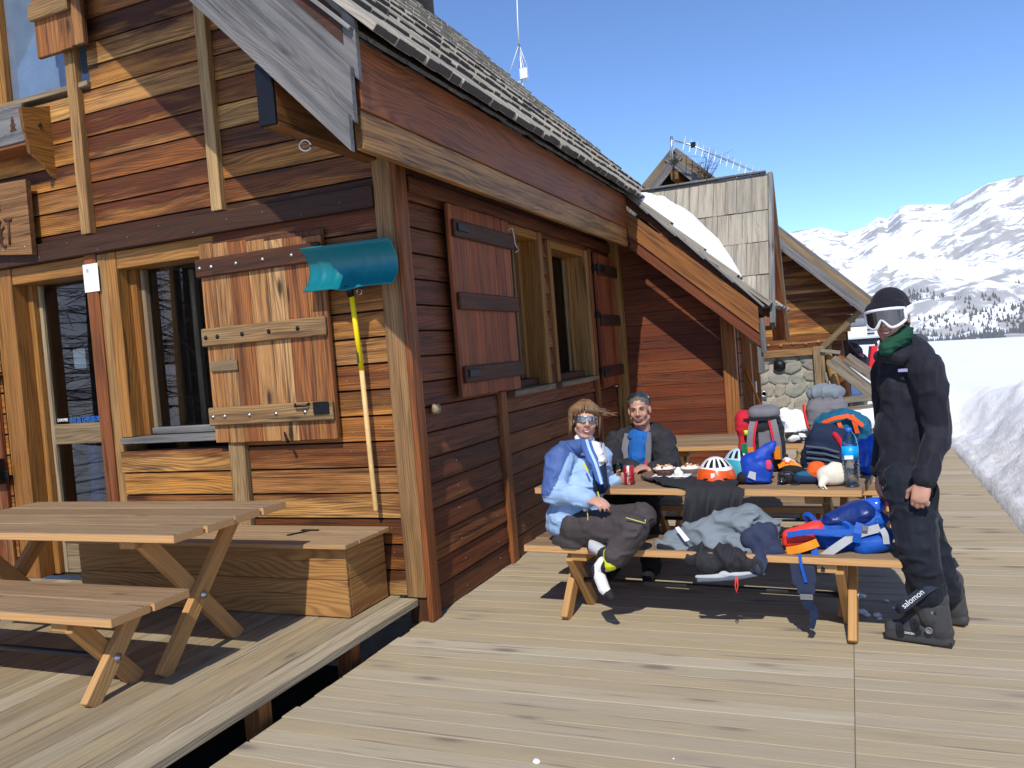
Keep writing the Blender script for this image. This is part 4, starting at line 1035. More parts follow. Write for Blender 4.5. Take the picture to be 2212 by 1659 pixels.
for x in (-5.53, -5.78): prism('tree_cutout', [(-.035, -.05), (.035, -.05), (.015, -.02), (.03, -.01), (.008, .02), (.018, .025), (0, .06), (-.018, .025), (-.008, .02), (-.03, -.01), (-.015, -.02)], (x, Y0-.254, 3.58), (1, 0, 0), (0, 0, 1), .003, M_['beam'], pl)
fl = tag(lathe('vacuum_flask', [(.0, 0), (.055, 0), (.06, .02), (.06, .36), (.05, .40), (.05, .46), (0, .47)], plain('blue_flask', (.03, .06, .24), .4), None, (-5.64, Y0+.27, .72), 16), 'dark blue flask standing behind the lower door pane', 'flask')
tag(bx('shelf', (-5.6, Y0+.32, .70), (.7, .24, .03), M_['oldwood'], None), 'wooden shelf holding the blue flask behind the door', 'shelf')
# --- antennas
an = empty('mast_antenna', (-4.9, 12.6, 4.8), 'thin white ground-plane mast antenna rising behind the shingle roof', 'antenna')
M_['white'] = plain('white_plastic', (.75, .77, .78), .45, var=.03)
def A(px, py): return at(px, py, y=12.6)
tube('mast', [A(1131, 230), A(1127, 160), A(1121, 95)], .017, M_['steel'], an, 8); tube('whip', [A(1121, 95), A(1118, 40), A(1115, -60)], [.013, .010, .006], M_['white'], an, 8)
for p in ((1096, 172), (1140, 148), (1128, 170), (1136, 170)): tube('radial', [A(1121, 96), A(*p)], .006, M_['white'], an, 6)
bx('junction_box', A(1134, 161)+V(0, -.05, 0), (.13, .05, .17), M_['white'], an)
tube('cable_loop', [A(1124+6*math.cos(a), 183+6*math.sin(a))+V(0, -.02, 0) for a in [i*.5236 for i in range(13)]]+[A(1136, 176), A(1138, 165)], .009, M_['white'], an, 6)
ya = empty('yagi_antenna', (AX, 13.9, AZ), 'long yagi television antenna on the far gable peak', 'antenna')
def B_(px, py, dy=0): return at(px, py, y=13.6+dy)
tube('mast', [B_(1452, 345), B_(1450, 295)], .022, M_['steel'], ya, 8)
tube('boom', [B_(1450, 303), B_(1490, 312), B_(1642, 376)], .014, M_['steel'], ya, 8)
for i in range(13):
    t = i/12; cx, cy = 1478+t*(1638-1478), 309+t*(374-309); L = 15-4*t
    tube('element', [B_(cx-3, cy+L, -.25), B_(cx+3, cy-L, .25)], .0065, M_['white'], ya, 6)
bx('balun', B_(1497, 313), (.08, .06, .08), M_['black'], ya)
WK, FK, CRUMPLE = 1., 1.2, False
# ================================================================== things on the tables and bench
def sq(p, r, e1=.6, e2=.6, n=20, M=None):
    """superellipsoid"""
    vs_, fs = [], []; m = n//2
    def c_(a, e): c = math.cos(a); return math.copysign(abs(c)**e, c)
    def s_(a, e): c = math.sin(a); return math.copysign(abs(c)**e, c)
    for j in range(m+1):
        v = -math.pi/2+math.pi*min(max(j/m, .01), .99)
        for i in range(n):
            u = 2*math.pi*i/n
            q = Vector((r[0]*c_(v, e1)*c_(u, e2), r[1]*c_(v, e1)*s_(u, e2), r[2]*s_(v, e1)))
            vs_.append(Vector(p)+(M @ q if M is not None else q))
    for j in range(m):
        for i in range(n): fs.append((j*n+i, j*n+(i+1) % n, (j+1)*n+(i+1) % n, (j+1)*n+i))
    fs += [tuple(range(n-1, -1, -1)), tuple(range(m*n, (m+1)*n))]
    return vs_, fs
TZ = .752
C_ = {n: cloth(n+'_fabric', c, **k) for n, c, k in (
    ('charcoal', (.022, .022, .026), {}), ('black', (.012, .012, .015), {}), ('red', (.50, .015, .03), {}), ('blue', (.008, .05, .36), {'rough': .5, 'sheen': .05}),
    ('royal', (.005, .075, .38), {'rough': .55}), ('navy', (.012, .022, .055), {}), ('grey', (.17, .20, .225), {}), ('teal', (.008, .105, .19), {}), ('orange', (.75, .10, .015), {}),
    ('coral', (.80, .045, .03), {'rough': .5}), ('cream', (.68, .63, .52), {}), ('midgrey', (.16, .155, .17), {}), ('palegrey', (.42, .43, .45), {}), ('amber', (.75, .25, .01), {'rough': .4}), ('white', (.75, .75, .75), {}), ('lime', (.55, .62, .02), {}), ('pink', (.62, .05, .13), {}), ('maroon', (.14, .01, .04), {}), ('tan', (.42, .28, .13), {}), ('bluegrey', (.10, .12, .15), {}))}
# soda can
can = empty('soda_can', at(1360, 1046, z=TZ), 'red soda can held by the seated woman on the table', 'can')
B = at(1360, 1046, z=TZ)
k = NT('can_print'); tc = k.n('TexCoord'); sp_ = k.n('SeparateXYZ'); k.l(tc.outputs['Object'], sp_.inputs[0])
stripe = k.math('MULTIPLY', k.math('GREATER_THAN', sp_.outputs[0], -.004), k.math('LESS_THAN', sp_.outputs[0], .011))
k.l(k.mix(stripe, (.48, .02, .03, 1), (.75, .72, .68, 1)), k.b.inputs['Base Color']); k.b.inputs['Roughness'].default_value = .3; k.b.inputs['Metallic'].default_value = .3
lathe('can_body', [(0, 0), (.026, 0), (.033, .008), (.033, .108), (.027, .118)], k.m, can, B, 20)
lathe('can_top', [(.027, .117), (.0275, .1215), (.024, .1195), (0, .1185)], M_['steel'], can, B, 20)
M_['clear'] = plain('clear_glass', (1, 1, 1), .02, 0, .5, var=0, trans=1, ior=1.3)
Bg = at(1340, 1033, z=TZ)+V(0, -.04, 0)
gl = empty('drinking_glass', Bg, 'clear tumbler with green mint leaves beside the red can', 'glass')
lathe('tumbler', [(0, 0), (.027, 0), (.034, .10), (.032, .10), (.025, .008), (0, .008)], M_['clear'], gl, Bg, 20)
for q in range(7):
    a = q*2.4; o = Bg+V(.014*math.cos(a), .014*math.sin(a), .02+.005*q)
    link('mint_leaf', mesh([o, o+V(.012*math.cos(a+1), .012*math.sin(a+1), .01), o+V(.02*math.cos(a), .02*math.sin(a), .018), o+V(.012*math.cos(a-1), .012*math.sin(a-1), .01)], [(0, 1, 2, 3)]), plain('mint_%d' % q, (.06, .16, .03), .6), gl)
# round tray with tarts and a dessert plate
Bt = at(1458, 1027, z=TZ)+V(0, .0, 0)
tray = tag(lathe('round_tray', [(0, 0), (.17, 0), (.215, .012), (.222, .014), (.215, .018), (.17, .006), (0, .006)], plain('brown_tray', (.16, .10, .06), .45), None, Bt, 40), 'round brown serving tray with desserts on the crowded table', 'tray')
def tart(o, label):
    r = empty('tart_dish', o, label, 'dessert', 'tart dishes on the round tray')
    lathe('dish', [(0, 0), (.05, 0), (.075, .03), (.078, .032), (.072, .032), (.05, .006), (0, .006)], M_['white'], r, o, 12)
    lathe('cream_filling', [(.070, .029), (.055, .042), (.03, .046), (0, .047)], plain('cream', (.80, .72, .58), .7), r, o, 14)
    for q in range(14):
        a, d = random.uniform(0, 6.3), random.uniform(0, .06)
        link('topping', mesh(*ball((0, 0, 0), random.uniform(.005, .010), n=5), True), plain('brown_crumb%d' % (q % 3), ((.22, .08, .04), (.45, .22, .12), (.75, .55, .4))[q % 3], .7), r, Matrix.Translation(o+V(d*math.cos(a), d*math.sin(a), .046)))
tart(Bt+V(-.085, .08, .006), 'whitish tart with brown crumbs nearest the seated man\'s hand'); tart(Bt+V(.085, .085, .006), 'whitish tart with brown crumbs nearer the white helmet')
dp = Bt+V(-.005, -.085, .012)
des = empty('dessert_plate', dp, 'white rectangular plate with chocolate cake and cream on the tray', 'dessert')
bx('plate', dp, (.24, .11, .008), M_['white'], des, c=.003)
shape('chocolate_cake', [sq(dp+V(-.045, .0, .02), (.05, .03, .018), .5, .6)], plain('chocolate', (.06, .022, .012), .5, bump=.6), des, .004, 2, wrinkle=.004, wscale=(60, 60, 60))
shape('cream_swirl', [ball(dp+V(.04, .01, .02), .025), ball(dp+V(.06, -.01, .016), .02), ball(dp+V(.045, .005, .04), .016)], plain('whipped_cream', (.85, .83, .78), .5), des, .004, 2)
# climbing helmet
Bh = at(1548, 1040, z=TZ)
hel = empty('climbing_helmet', Bh, 'white and orange vented climbing helmet on the black fleece', 'helmet')
def helm(name, B, mats, par, s=1.0, vents=True):
    prof = []; vs_, fs = [], []; n, m = 40, 16
    def pt(u, v, k=1.0):
        a = 2*math.pi*u; b = v*math.pi/2
        rx, ry, rz = .115*s*k, .135*s*k, .125*s*k
        bul = 1+.04*math.cos(2*b)*math.cos(4*a)
        return (rx*math.cos(a)*math.cos(b*.98)*bul, ry*math.sin(a)*math.cos(b*.98)*bul, .028*s+rz*math.sin(b)-.028*s*(1-v)**2)
    Mx = Matrix.Translation(B) @ Matrix.Rotation(.25, 4, 'Z')
    lo = [[pt(i/n, j/m*.34) for i in range(n)] for j in range(7)]
    def grid(rows_):
        v = [p for r in rows_ for p in r]; k_ = len(rows_[0]); return v, [(j*k_+i, j*k_+(i+1) % k_, (j+1)*k_+(i+1) % k_, (j+1)*k_+i) for j in range(len(rows_)-1) for i in range(k_)]
    lower = [[pt(i/n, .36*j/6+.035*math.sin(2*math.pi*i/n*2)*(j/6), 1.012) for i in range(n)] for j in range(7)]
    link('rim', mesh(*grid(lower), True), mats[1], par, Mx)
    upper = [[pt(i/n, .33+.67*j/12) for i in range(n)] for j in range(13)]
    v, f = grid(upper); f.append(tuple(range(12*n, 13*n))); link('shell', mesh(v, f, True), mats[0], par, Mx)
    if vents:
        for a0, v0, v1, hw in ((-2.0, .44, .74, .022), (-1.57, .44, .80, .020), (-1.14, .44, .74, .022), (-2.5, .44, .70, .020), (-.65, .44, .70, .020)):
            P_ = [pt((a0+du*hw*6*(1-.35*(j/6)**3))/(2*math.pi), v0+(v1-v0)*j/6, 1.008) for j in range(7) for du in (-1, -.33, .33, 1)]
            link('vent', mesh(P_, [(j*4+i, j*4+i+1, j*4+i+5, j*4+i+4) for j in range(6) for i in range(3)]), M_['black'], par, Mx)
    return Mx
M_['hwhite'] = plain('helmet_white', (.82, .82, .82), .3, var=.01, coat=.5); M_['horange'] = plain('helmet_orange', (.80, .10, .01), .35, var=.02, coat=.4)
Mx = helm('h', Bh, (M_['hwhite'], M_['horange']), hel)
bx('badge', Bh+V(.0, -.128, .055), (.024, .006, .03), M_['white'], hel)
for dx in (-.055, .06): bx('rim_slot', Bh+V(dx+.01, -.118, .035), (.03, .01, .008), M_['black'], hel)
# light blue helmet behind
Bh2 = at(1600, 1020, z=TZ)+V(0, .02, 0)
h2 = empty('blue_helmet', Bh2, 'pale blue helmet half hidden behind the red and black backpack', 'helmet')
helm('h2', Bh2, (plain('pale_blue_shell', (.45, .62, .70), .35, var=.03), plain('cyan_rim', (.05, .36, .45), .4)), h2, 1.02)
# black fleece draped over the table edge
TN = V(math.sin(-AN)*-1, 0, 0)
def tpt(u, v): # u along table, v across from near edge
    d = V(math.cos(AN), math.sin(AN), 0); n = V(-math.sin(AN), math.cos(AN), 0); return TC+d*u+n*(v-.38)
def fleece(u, v):
    uu = -.12+.42*u-(.25*(1-u)*(v < .5)*(1-2*v)); s = v*1.0
    f = .010*math.sin(uu*38+v*4)+.006*math.sin(uu*71+1)
    if s < .52:
        p = tpt(uu-.0, .30-.30*s/.52); return p+V(0, 0, TZ+.008+abs(f)*.9+.012*math.exp(-((s-.30)/.1)**2))
    t = (s-.52)/.48; p = tpt(.02+.34*u-.03*t+.02*(u-.5)*0, -.012-.02*min(1, t*4)); fl_ = 2.2*f*min(1, t*2)
    return p+V(0, -abs(fl_)-.004, TZ+.004-.23*t-.02*math.sin(u*5)*t)
fz = tag(sheet('black_fleece', fleece, 46, 34, .006, C_['charcoal']), 'black fleece draped over the table edge under the helmet', 'fleece')
# red and black backpack
Bp = at(1648, 1022, z=TZ)+V(0, .06, 0)
bp = empty('red_black_backpack', Bp, 'upright black backpack with red side pocket and orange strap ends on the table', 'backpack')
shape('pack_body', [sq(Bp+V(.01, .06, .17), (.125, .10, .19), .45, .55), sq(Bp+V(.0, .06, .33), (.11, .10, .06), .7, .7)], C_['charcoal'], bp, .009, 4, wrinkle=.008, wscale=(14, 14, 14), fold=.006, seed=2)
shape('pack_lid', [sq(Bp+V(.02, .05, .375), (.10, .11, .045), .7, .7)], C_['midgrey'], bp, .008, 3, wrinkle=.006, fold=.005, seed=4)
shape('red_pocket', [sq(Bp+V(-.105, .03, .30), (.055, .075, .095), .7, .8), sq(Bp+V(-.115, .03, .16), (.03, .07, .12), .7, .8)], C_['red'], bp, .008, 3, wrinkle=.008, fold=.006, seed=5)
for s in (-1, 1):
    pts = [Bp+V(.02+s*.055, -.04, .33), Bp+V(.02+s*.07, -.075, .26), Bp+V(.02+s*.08, -.085, .17), Bp+V(.02+s*.078, -.07, .09)]
    st = ribbon('shoulder_strap', spline(pts, 4), .05, C_['midgrey'], bp, .014, (0, -1, 0)); ribbon('strap_edge', [p+V(-s*.018, -.009, 0) for p in spline(pts, 4)], .014, C_['red'], bp, .006, (0, -1, 0))
    ribbon('strap_end', spline([p+V(0, -.012, 0) for p in pts[2:]], 4), .035, C_['amber'], bp, .006, (0, -1, 0))
bx('back_pad', Bp+V(.03, -.045, .2), (.09, .012, .14), C_['midgrey'], bp, c=.01)
lathe('bottle_cap', [(0, 0), (.016, 0), (.016, .03), (0, .032)], C_['lime'], bp, Bp+V(-.085, -.055, .245), 12)
bx('green_tag', Bp+V(-.105, -.055, .155), (.035, .012, .075), plain('green_nylon', (.0, .16, .05), .5), bp); bx('red_tag', Bp+V(-.05, -.06, .15), (.035, .012, .075), C_['red'], bp)
for z in (.12, .27, .34): ribbon('webbing', [Bp+V(-.1, -.045, z), Bp+V(.0, -.052, z), Bp+V(.12, -.04, z)], .018, C_['black'], bp, .004)
# blue stuff sack leaning on it
Bs = at(1640, 1046, z=TZ)+V(0, .03, 0)
ss = empty('blue_stuff_sack', Bs, 'crumpled shiny blue stuff sack in front of the red and black backpack', 'bag')
shape('sack', [sq(Bs+V(-.01, .0, .07), (.095, .06, .075), .8, .8), cap_(Bs+V(-.02, .02, .12), Bs+V(.085, .03, .225), .06, .022), cap_(Bs+V(-.05, .0, .12), Bs+V(.03, .01, .15), .05, .04)], C_['blue'], ss, .007, 2, wrinkle=.010, wscale=(9, 9, 9), fold=.010, fscale=(8, 8, 10), seed=8)
link('grey_patch', mesh([Bs+V(-.06, -.068, .05), Bs+V(-.015, -.072, .03), Bs+V(-.01, -.066, .075), Bs+V(-.045, -.064, .085)], [(0, 1, 2, 3)]), C_['palegrey'], ss)
shape('pink_print', [sq(Bs+V(.062, -.045, .115), (.018, .006, .03), .6, .6)], C_['pink'], ss, .004, 1); shape('black_base', [sq(Bs+V(-.09, .0, .035), (.04, .05, .035), .8, .8)], C_['black'], ss, .006, 2, wrinkle=.005)
# black ski goggles / camera
Bc = at(1697, 1046, z=TZ)+V(0, .03, 0)
cm = empty('black_camera', Bc, 'small shiny black camera between the blue sack and the striped pouch', 'camera')
shape('camera_body', [sq(Bc+V(.0, .0, .035), (.045, .03, .033), .5, .5), sq(Bc+V(.035, .0, .03), (.02, .02, .028), .6, .6)], plain('camera_black', (.012, .012, .013), .3, bump=.05), cm, .004, 1)
lathe('lens', [(0, 0), (.027, 0), (.027, .03), (.02, .032), (.018, .022), (0, .022)], plain('lens_black', (.01, .01, .012), .12, coat=1), cm, Bc+V(-.015, -.028, .04), 16, M=Matrix.Rotation(math.pi/2, 4, 'X'))
ribbon('camera_strap', spline([Bc+V(.05, 0, .05), Bc+V(.075, -.03, .03), Bc+V(.07, -.05, .006), Bc+V(.03, -.06, .005)], 5), .014, C_['black'], cm, .003, (0, 0, 1))
# striped pouch
Bq = at(1750, 1046, z=TZ)+V(0, .035, 0)
pq = empty('striped_pouch', Bq, 'soft pouch in teal, navy and maroon lying on the table edge', 'pouch')
shape('pouch_base', [sq(Bq+V(0, 0, .028), (.095, .045, .028), .7, .8)], C_['navy'], pq, .006, 3, wrinkle=.006, seed=3); shape('pouch_top', [sq(Bq+V(.005, .0, .05), (.085, .038, .022), .8, .8)], C_['teal'], pq, .006, 3, wrinkle=.004)
shape('pouch_end', [sq(Bq+V(.083, -.005, .026), (.02, .042, .025), .7, .7)], C_['maroon'], pq, .006, 2)
# cream drawstring bag
Bk = at(1800, 1052, z=TZ)+V(0, .05, 0)
cb = empty('cream_bag', Bk, 'cream cotton drawstring bag beside the water bottle', 'bag')
shape('bag_body', [sq(Bk+V(.005, .0, .06), (.085, .055, .06), .8, .9), ball(Bk+V(.02, .0, .09), (.055, .045, .045)), cap_(Bk+V(-.04, -.03, .04), Bk+V(-.06, -.065, .012), .03, .015)], C_['cream'], cb, .006, 2, wrinkle=.008, wscale=(10, 10, 10), fold=.008, fscale=(9, 9, 6), seed=11)
tube('drawstring', spline([Bk+V(-.05, -.06, .02), Bk+V(-.04, -.085, .004), Bk+V(-.028, -.098, -.012), Bk+V(-.05, -.097, -.014), Bk+V(-.052, -.085, .0)], 4), .005, C_['cream'], cb, 6)
tag(shape('orange_hat', [sq(Bk+V(-.085, .09, .06), (.055, .05, .06), .8, .8)], C_['orange'], None, .006, 2, wrinkle=.006, fold=.006), 'bright orange folded fabric behind the cream bag', 'hat')
# 1.5 litre water bottle
Bw = at(1841, 1053, z=TZ)+V(0, .045, 0)
wb_ = empty('water_bottle', Bw, 'clear plastic water bottle with a bright blue label at the table end', 'bottle')
pr = [(.0, .004), (.02, 0), (.038, .004), (.043, .02)]
for i in range(5): z = .03+i*.022; pr += [(.043, z), (.0445, z+.007), (.041, z+.012), (.043, z+.018)]
pr += [(.043, .15), (.043, .225), (.040, .25), (.028, .285), (.014, .30), (.0135, .318), (0, .318)]
M_['pet'] = glass_mat('clear_plastic'); lathe('bottle_body', pr, M_['pet'], wb_, Bw, 24)
lathe('bottle_label', [(.0438, .148), (.0438, .226)], plain('cyan_label', (.0, .33, .80), .4, var=.15, scale=30), wb_, Bw, 24); lathe('bottle_cap', [(0, .30), (.0155, .30), (.0155, .322), (0, .324)], plain('blue_cap', (.03, .14, .6), .4), wb_, Bw, 14)
bx('label_patch', Bw+V(-.008, -.043, .165), (.045, .003, .022), M_['white'], wb_, c=.001)
# blue carrier bag behind the bottle
Bl = at(1880, 1030, z=TZ)+V(-.01, .1, 0)
pb = empty('blue_carrier_bag', Bl, 'blue plastic carrier bag behind the water bottle', 'bag')
shape('bag_body', [sq(Bl+V(0, 0, .10), (.075, .06, .10), .7, .8), cap_(Bl+V(.03, 0, .18), Bl+V(.085, .02, .27), .03, .01)], cloth('blue_film', (.0, .085, .58), .35, .0, .3, 12, spec=.5), pb, .007, 2, wrinkle=.01, wscale=(15, 15, 15), fold=.012, fscale=(14, 14, 9), seed=21)
# orange climbing skin / straps beside the backpack
Bo = at(1700, 1022, z=TZ)+V(0, .02, 0)
os_ = empty('orange_strap_bundle', Bo, 'bundle of orange webbing behind the black camera', 'strap')
for q in range(3): ribbon('webbing', spline([Bo+V(-.05+.01*q, .02*q, .04), Bo+V(.0, -.01, .06+.012*q), Bo+V(.05, .01*q, .045), Bo+V(.08, .0, .02)], 5), .03, (C_['amber'], C_['orange'], C_['white'])[q], os_, .004, (0, -1, .5))
# ---- on the rear table
Bg2 = at(1790, 938, z=TZ)+V(0, -.1, 0)
g2 = empty('grey_backpack', Bg2, 'grey drawstring-top backpack standing on the rear table by the stones', 'backpack')
shape('pack_body', [sq(Bg2+V(0, .0, .16), (.17, .12, .17), .6, .6), sq(Bg2+V(.0, .0, .31), (.14, .10, .07), .8, .8)], C_['midgrey'], g2, .011, 4, wrinkle=.010, fold=.008, seed=31)
shape('pack_top', [sq(Bg2+V(0, 0, .355), (.15, .11, .07), .9, .9)], C_['grey'], g2, .010, 3, wrinkle=.008, fold=.012, fscale=(16, 16, 4), seed=33)
ribbon('red_piping', spline([Bg2+V(-.175, -.03, .27), Bg2+V(-.17, -.09, .2), Bg2+V(-.15, -.11, .08)], 5), .02, C_['coral'], g2, .01, (-1, -1, 0))
Bt2 = at(1822, 968, z=TZ)+V(.0, -.0, 0)
t2 = empty('teal_backpack', Bt2, 'teal backpack with orange straps and red lining on the rear table', 'backpack')
shape('pack_body', [sq(Bt2+V(.0, .05, .13), (.20, .14, .14), .75, .8), ball(Bt2+V(.02, .04, .2), (.15, .12, .08))], C_['teal'], t2, .010, 3, wrinkle=.014, wscale=(12, 12, 12), fold=.012, fscale=(12, 12, 12), seed=41)
for a, b in (((-.13, .20), (.05, .245)), ((.03, .25), (.14, .17)), ((-.02, .2), (.0, .13)), ((.07, .25), (.10, .12))):
    ribbon('orange_strap', spline([Bt2+V(a[0], -.10, a[1]), Bt2+V((a[0]+b[0])/2, -.125, (a[1]+b[1])/2+.012), Bt2+V(b[0], -.11, b[1])], 5), .028, C_['orange'], t2, .006, (0, -1, .4))
shape('red_lining', [sq(Bt2+V(-.02, -.085, .10), (.08, .025, .025), .8, .8)], C_['coral'], t2, .006, 2, fold=.006)
Bn = at(1780, 1000, z=TZ)+V(.0, .35, -.02)
n2 = empty('navy_backpack', Bn, 'dark navy backpack with red panel leaning against the rear table', 'backpack')
shape('pack_body', [sq(Bn+V(.0, .05, .04), (.15, .12, .19), .6, .6, M=Matrix.Rotation(.35, 3, 'Y'))], C_['navy'], n2, .010, 3, wrinkle=.010, fold=.010, fscale=(8, 8, 12), seed=51)
shape('red_panel', [cap_(Bn+V(.07, -.05, .17), Bn+V(.16, -.05, .02), .02, .03)], C_['red'], n2, .008, 2)
for q in range(4): ribbon('webbing', [Bn+V(-.12, -.085, .10-.04*q), Bn+V(.0, -.095, .085-.04*q), Bn+V(.09, -.075, .05-.04*q)], .012, C_['bluegrey'], n2, .004)
Bw2 = at(1735, 955, z=TZ)+V(0, .0, 0)
k = NT('black_white_print'); tc = k.n('TexCoord'); k.l(k.ramp(k.noise(k.mapp(tc.outputs['Object'], (9, 12, 14)), 1., 2., .5, 1.2), [(.5, (.015, .015, .018)), (.54, (.72, .72, .74))]), k.b.inputs['Base Color']); k.b.inputs['Roughness'].default_value = .8
tag(shape('folded_shirt', [sq(Bw2+V(0, .04, .035), (.15, .10, .04), .7, .9), ball(Bw2+V(.05, .04, .06), (.08, .07, .03))], k.m, None, .009, 2, wrinkle=.012, fold=.008, seed=61), 'black shirt with white print heaped on the rear table', 'shirt')
Bb2 = at(1735, 1010, y=6.35)
tag(shape('paper_bag', [sq(at(1760, 1000, y=6.45), (.13, .08, .13), .6, .6)], C_['tan'], None, .01, 2, wrinkle=.012, fold=.012, seed=71), 'crumpled tan paper bag between the two tables', 'bag')
tag(lathe('black_flask', [(0, 0), (.045, 0), (.045, .18), (.03, .21), (.03, .25), (0, .25)], plain('black_flask_coat', (.012, .012, .014), .35), None, (-.52, 6.5, .452), 14), 'black flask standing on the middle bench by the paper bag', 'flask')
# ---- jacket heaped on the near bench
YBn = 4.66
jk = empty('heaped_jacket', at(1560, 1190, z=.45), 'grey and navy jacket heaped on the near bench', 'jacket')
J = lambda px, py, y=YBn: at(px, py, y=y)
shape('grey_body', [cap_(J(1500, 1155), J(1620, 1120), .075, .085), cap_(J(1450, 1165), J(1540, 1140), .06, .075), cap_(J(1620, 1120), J(1665, 1140), .08, .06), cap_(J(1430, 1178, 4.62), J(1480, 1190, 4.6), .035, .04), cap_(J(1520, 1175, 4.6), J(1620, 1175, 4.58), .05, .05)], C_['grey'], jk, .009, 3, wrinkle=.02, wscale=(9, 9, 9), fold=.022, fscale=(7, 9, 16), seed=81)
shape('charcoal_panel', [cap_(J(1500, 1205, 4.55), J(1590, 1212, 4.53), .055, .06), cap_(J(1510, 1190, 4.55), J(1530, 1225, 4.50), .045, .05), cap_(J(1560, 1200, 4.54), J(1640, 1225, 4.50), .055, .045)], C_['charcoal'], jk, .009, 3, wrinkle=.02, fold=.018, fscale=(14, 9, 7), seed=83)
shape('navy_panel', [cap_(J(1640, 1155, 4.58), J(1670, 1190, 4.54), .065, .06), cap_(J(1650, 1180, 4.55), J(1635, 1228, 4.50), .06, .045), cap_(J(1620, 1165, 4.57), J(1660, 1150, 4.6), .06, .05)], cloth('jacket_navy', (.028, .036, .075)), jk, .009, 3, wrinkle=.012, fold=.012, fscale=(12, 9, 8), seed=85)
shape('pale_lining', [cap_(J(1505, 1245, 4.49), J(1560, 1248, 4.485), .014, .018), cap_(J(1560, 1246, 4.49), J(1640, 1235, 4.49), .02, .014)], C_['palegrey'], jk, .006, 2, wrinkle=.01, fold=.01, seed=86)
shape('hem_band', [cap_(J(1510, 1254, 4.475), J(1590, 1250, 4.47), .014, .014), cap_(J(1590, 1250, 4.47), J(1650, 1240, 4.475), .014, .012)], C_['bluegrey'], jk, .006, 2, wrinkle=.006, fold=.006, seed=87)
shape('cuff', [cap_(J(1424, 1180, 4.57), J(1470, 1196, 4.56), .018, .02)], C_['black'], jk, .007, 2)
tube('red_cord', [J(1590, 1246, 4.45), J(1588, 1265, 4.45), J(1591, 1280, 4.45), J(1594, 1265, 4.45), J(1592, 1246, 4.45)], .004, C_['coral'], jk, 6)
link('care_label', mesh([J(1458, 1140, 4.575), J(1466, 1137, 4.57), J(1490, 1166, 4.55), J(1480, 1170, 4.55)], [(0, 1, 2, 3)]), M_['paper'], jk)
# ---- blue backpack lying on the bench
bb_ = empty('blue_backpack', at(1820, 1195, z=.45), 'bright blue backpack lying on the near bench with its hip belt hanging down', 'backpack')
Q = lambda px, py, y=YBn: at(px, py, y=y)
shape('main_body', [cap_(Q(1770, 1150), Q(1880, 1130), .075, .085), cap_(Q(1740, 1165), Q(1850, 1160), .05, .07), cap_(Q(1880, 1140), Q(1905, 1160), .075, .06)], C_['royal'], bb_, .009, 3, wrinkle=.014, fold=.016, fscale=(9, 9, 16), seed=91)
shape('dry_bag', [cap_(Q(1800, 1128, 4.64), Q(1860, 1112, 4.64), .06, .075)], cloth('blue_vinyl', (.006, .025, .15), .38, 0, .3, 10, spec=.5), bb_, .008, 3, wrinkle=.012, fold=.012, seed=93)
shape('clear_pouch', [cap_(Q(1845, 1098, 4.66), Q(1895, 1092, 4.66), .035, .05)], cloth('blue_film2', (.02, .10, .55), .2, 0, .3, 12, spec=.7), bb_, .007, 2, wrinkle=.012, fold=.014, seed=94)
shape('side_pocket', [cap_(Q(1865, 1180, 4.58), Q(1905, 1172, 4.58), .055, .05)], C_['royal'], bb_, .008, 3, wrinkle=.008, fold=.008, seed=95)
shape('red_bladder', [cap_(Q(1705, 1160, 4.60), Q(1765, 1142, 4.62), .045, .045), cap_(Q(1700, 1172, 4.59), Q(1745, 1165, 4.59), .03, .03)], C_['coral'], bb_, .008, 3, wrinkle=.008, seed=96)
ribbon('amber_tube', spline([Q(1700, 1190, 4.52), Q(1725, 1186, 4.505), Q(1750, 1178, 4.51), Q(1765, 1172, 4.54)], 5), .042, C_['amber'], bb_, .012, (0, -1, .2))
ribbon('hip_belt', spline([Q(1735, 1185, 4.55), Q(1733, 1215, 4.49), Q(1737, 1250, 4.47), Q(1744, 1285, 4.46)], 5), [.14]*6+[.12]*6+[.09]*3+[.06], cloth('belt_navy', (.02, .028, .06)), bb_, .014, (0, -1, 0))
ribbon('belt_webbing', spline([Q(1742, 1280, 4.45), Q(1746, 1305, 4.45), Q(1757, 1318, 4.46), Q(1757, 1340, 4.46), Q(1752, 1358, 4.46)], 5), [.05]*8+[.042]*6+[.03]*6+[.02], C_['navy'], bb_, .004, (0, -1, 0))
ribbon('blue_zip', spline([Q(1727, 1195, 4.475), Q(1731, 1222, 4.46), Q(1741, 1258, 4.45)], 5), .016, C_['royal'], bb_, .004)
bx('buckle', Q(1742, 1290, 4.445), (.065, .012, .03), C_['midgrey'], bb_)
ribbon('grey_strap', spline([Q(1775, 1205, 4.53), Q(1810, 1180, 4.52), Q(1850, 1155, 4.54), Q(1900, 1140, 4.56)], 5), .042, C_['palegrey'], bb_, .010, (0, -1, 0)); ribbon('grey_strap', spline([Q(1775, 1208, 4.53), Q(1780, 1215, 4.50), Q(1777, 1235, 4.49)], 4), .02, C_['navy'], bb_, .004)
ribbon('blue_strap', spline([Q(1755, 1178, 4.53), Q(1762, 1200, 4.50), Q(1768, 1216, 4.49)], 4), .034, C_['royal'], bb_, .005); ribbon('blue_strap', spline([Q(1745, 1125, 4.66), Q(1738, 1113, 4.64), Q(1750, 1112, 4.63), Q(1765, 1130, 4.62)], 4), .022, C_['royal'], bb_, .005)
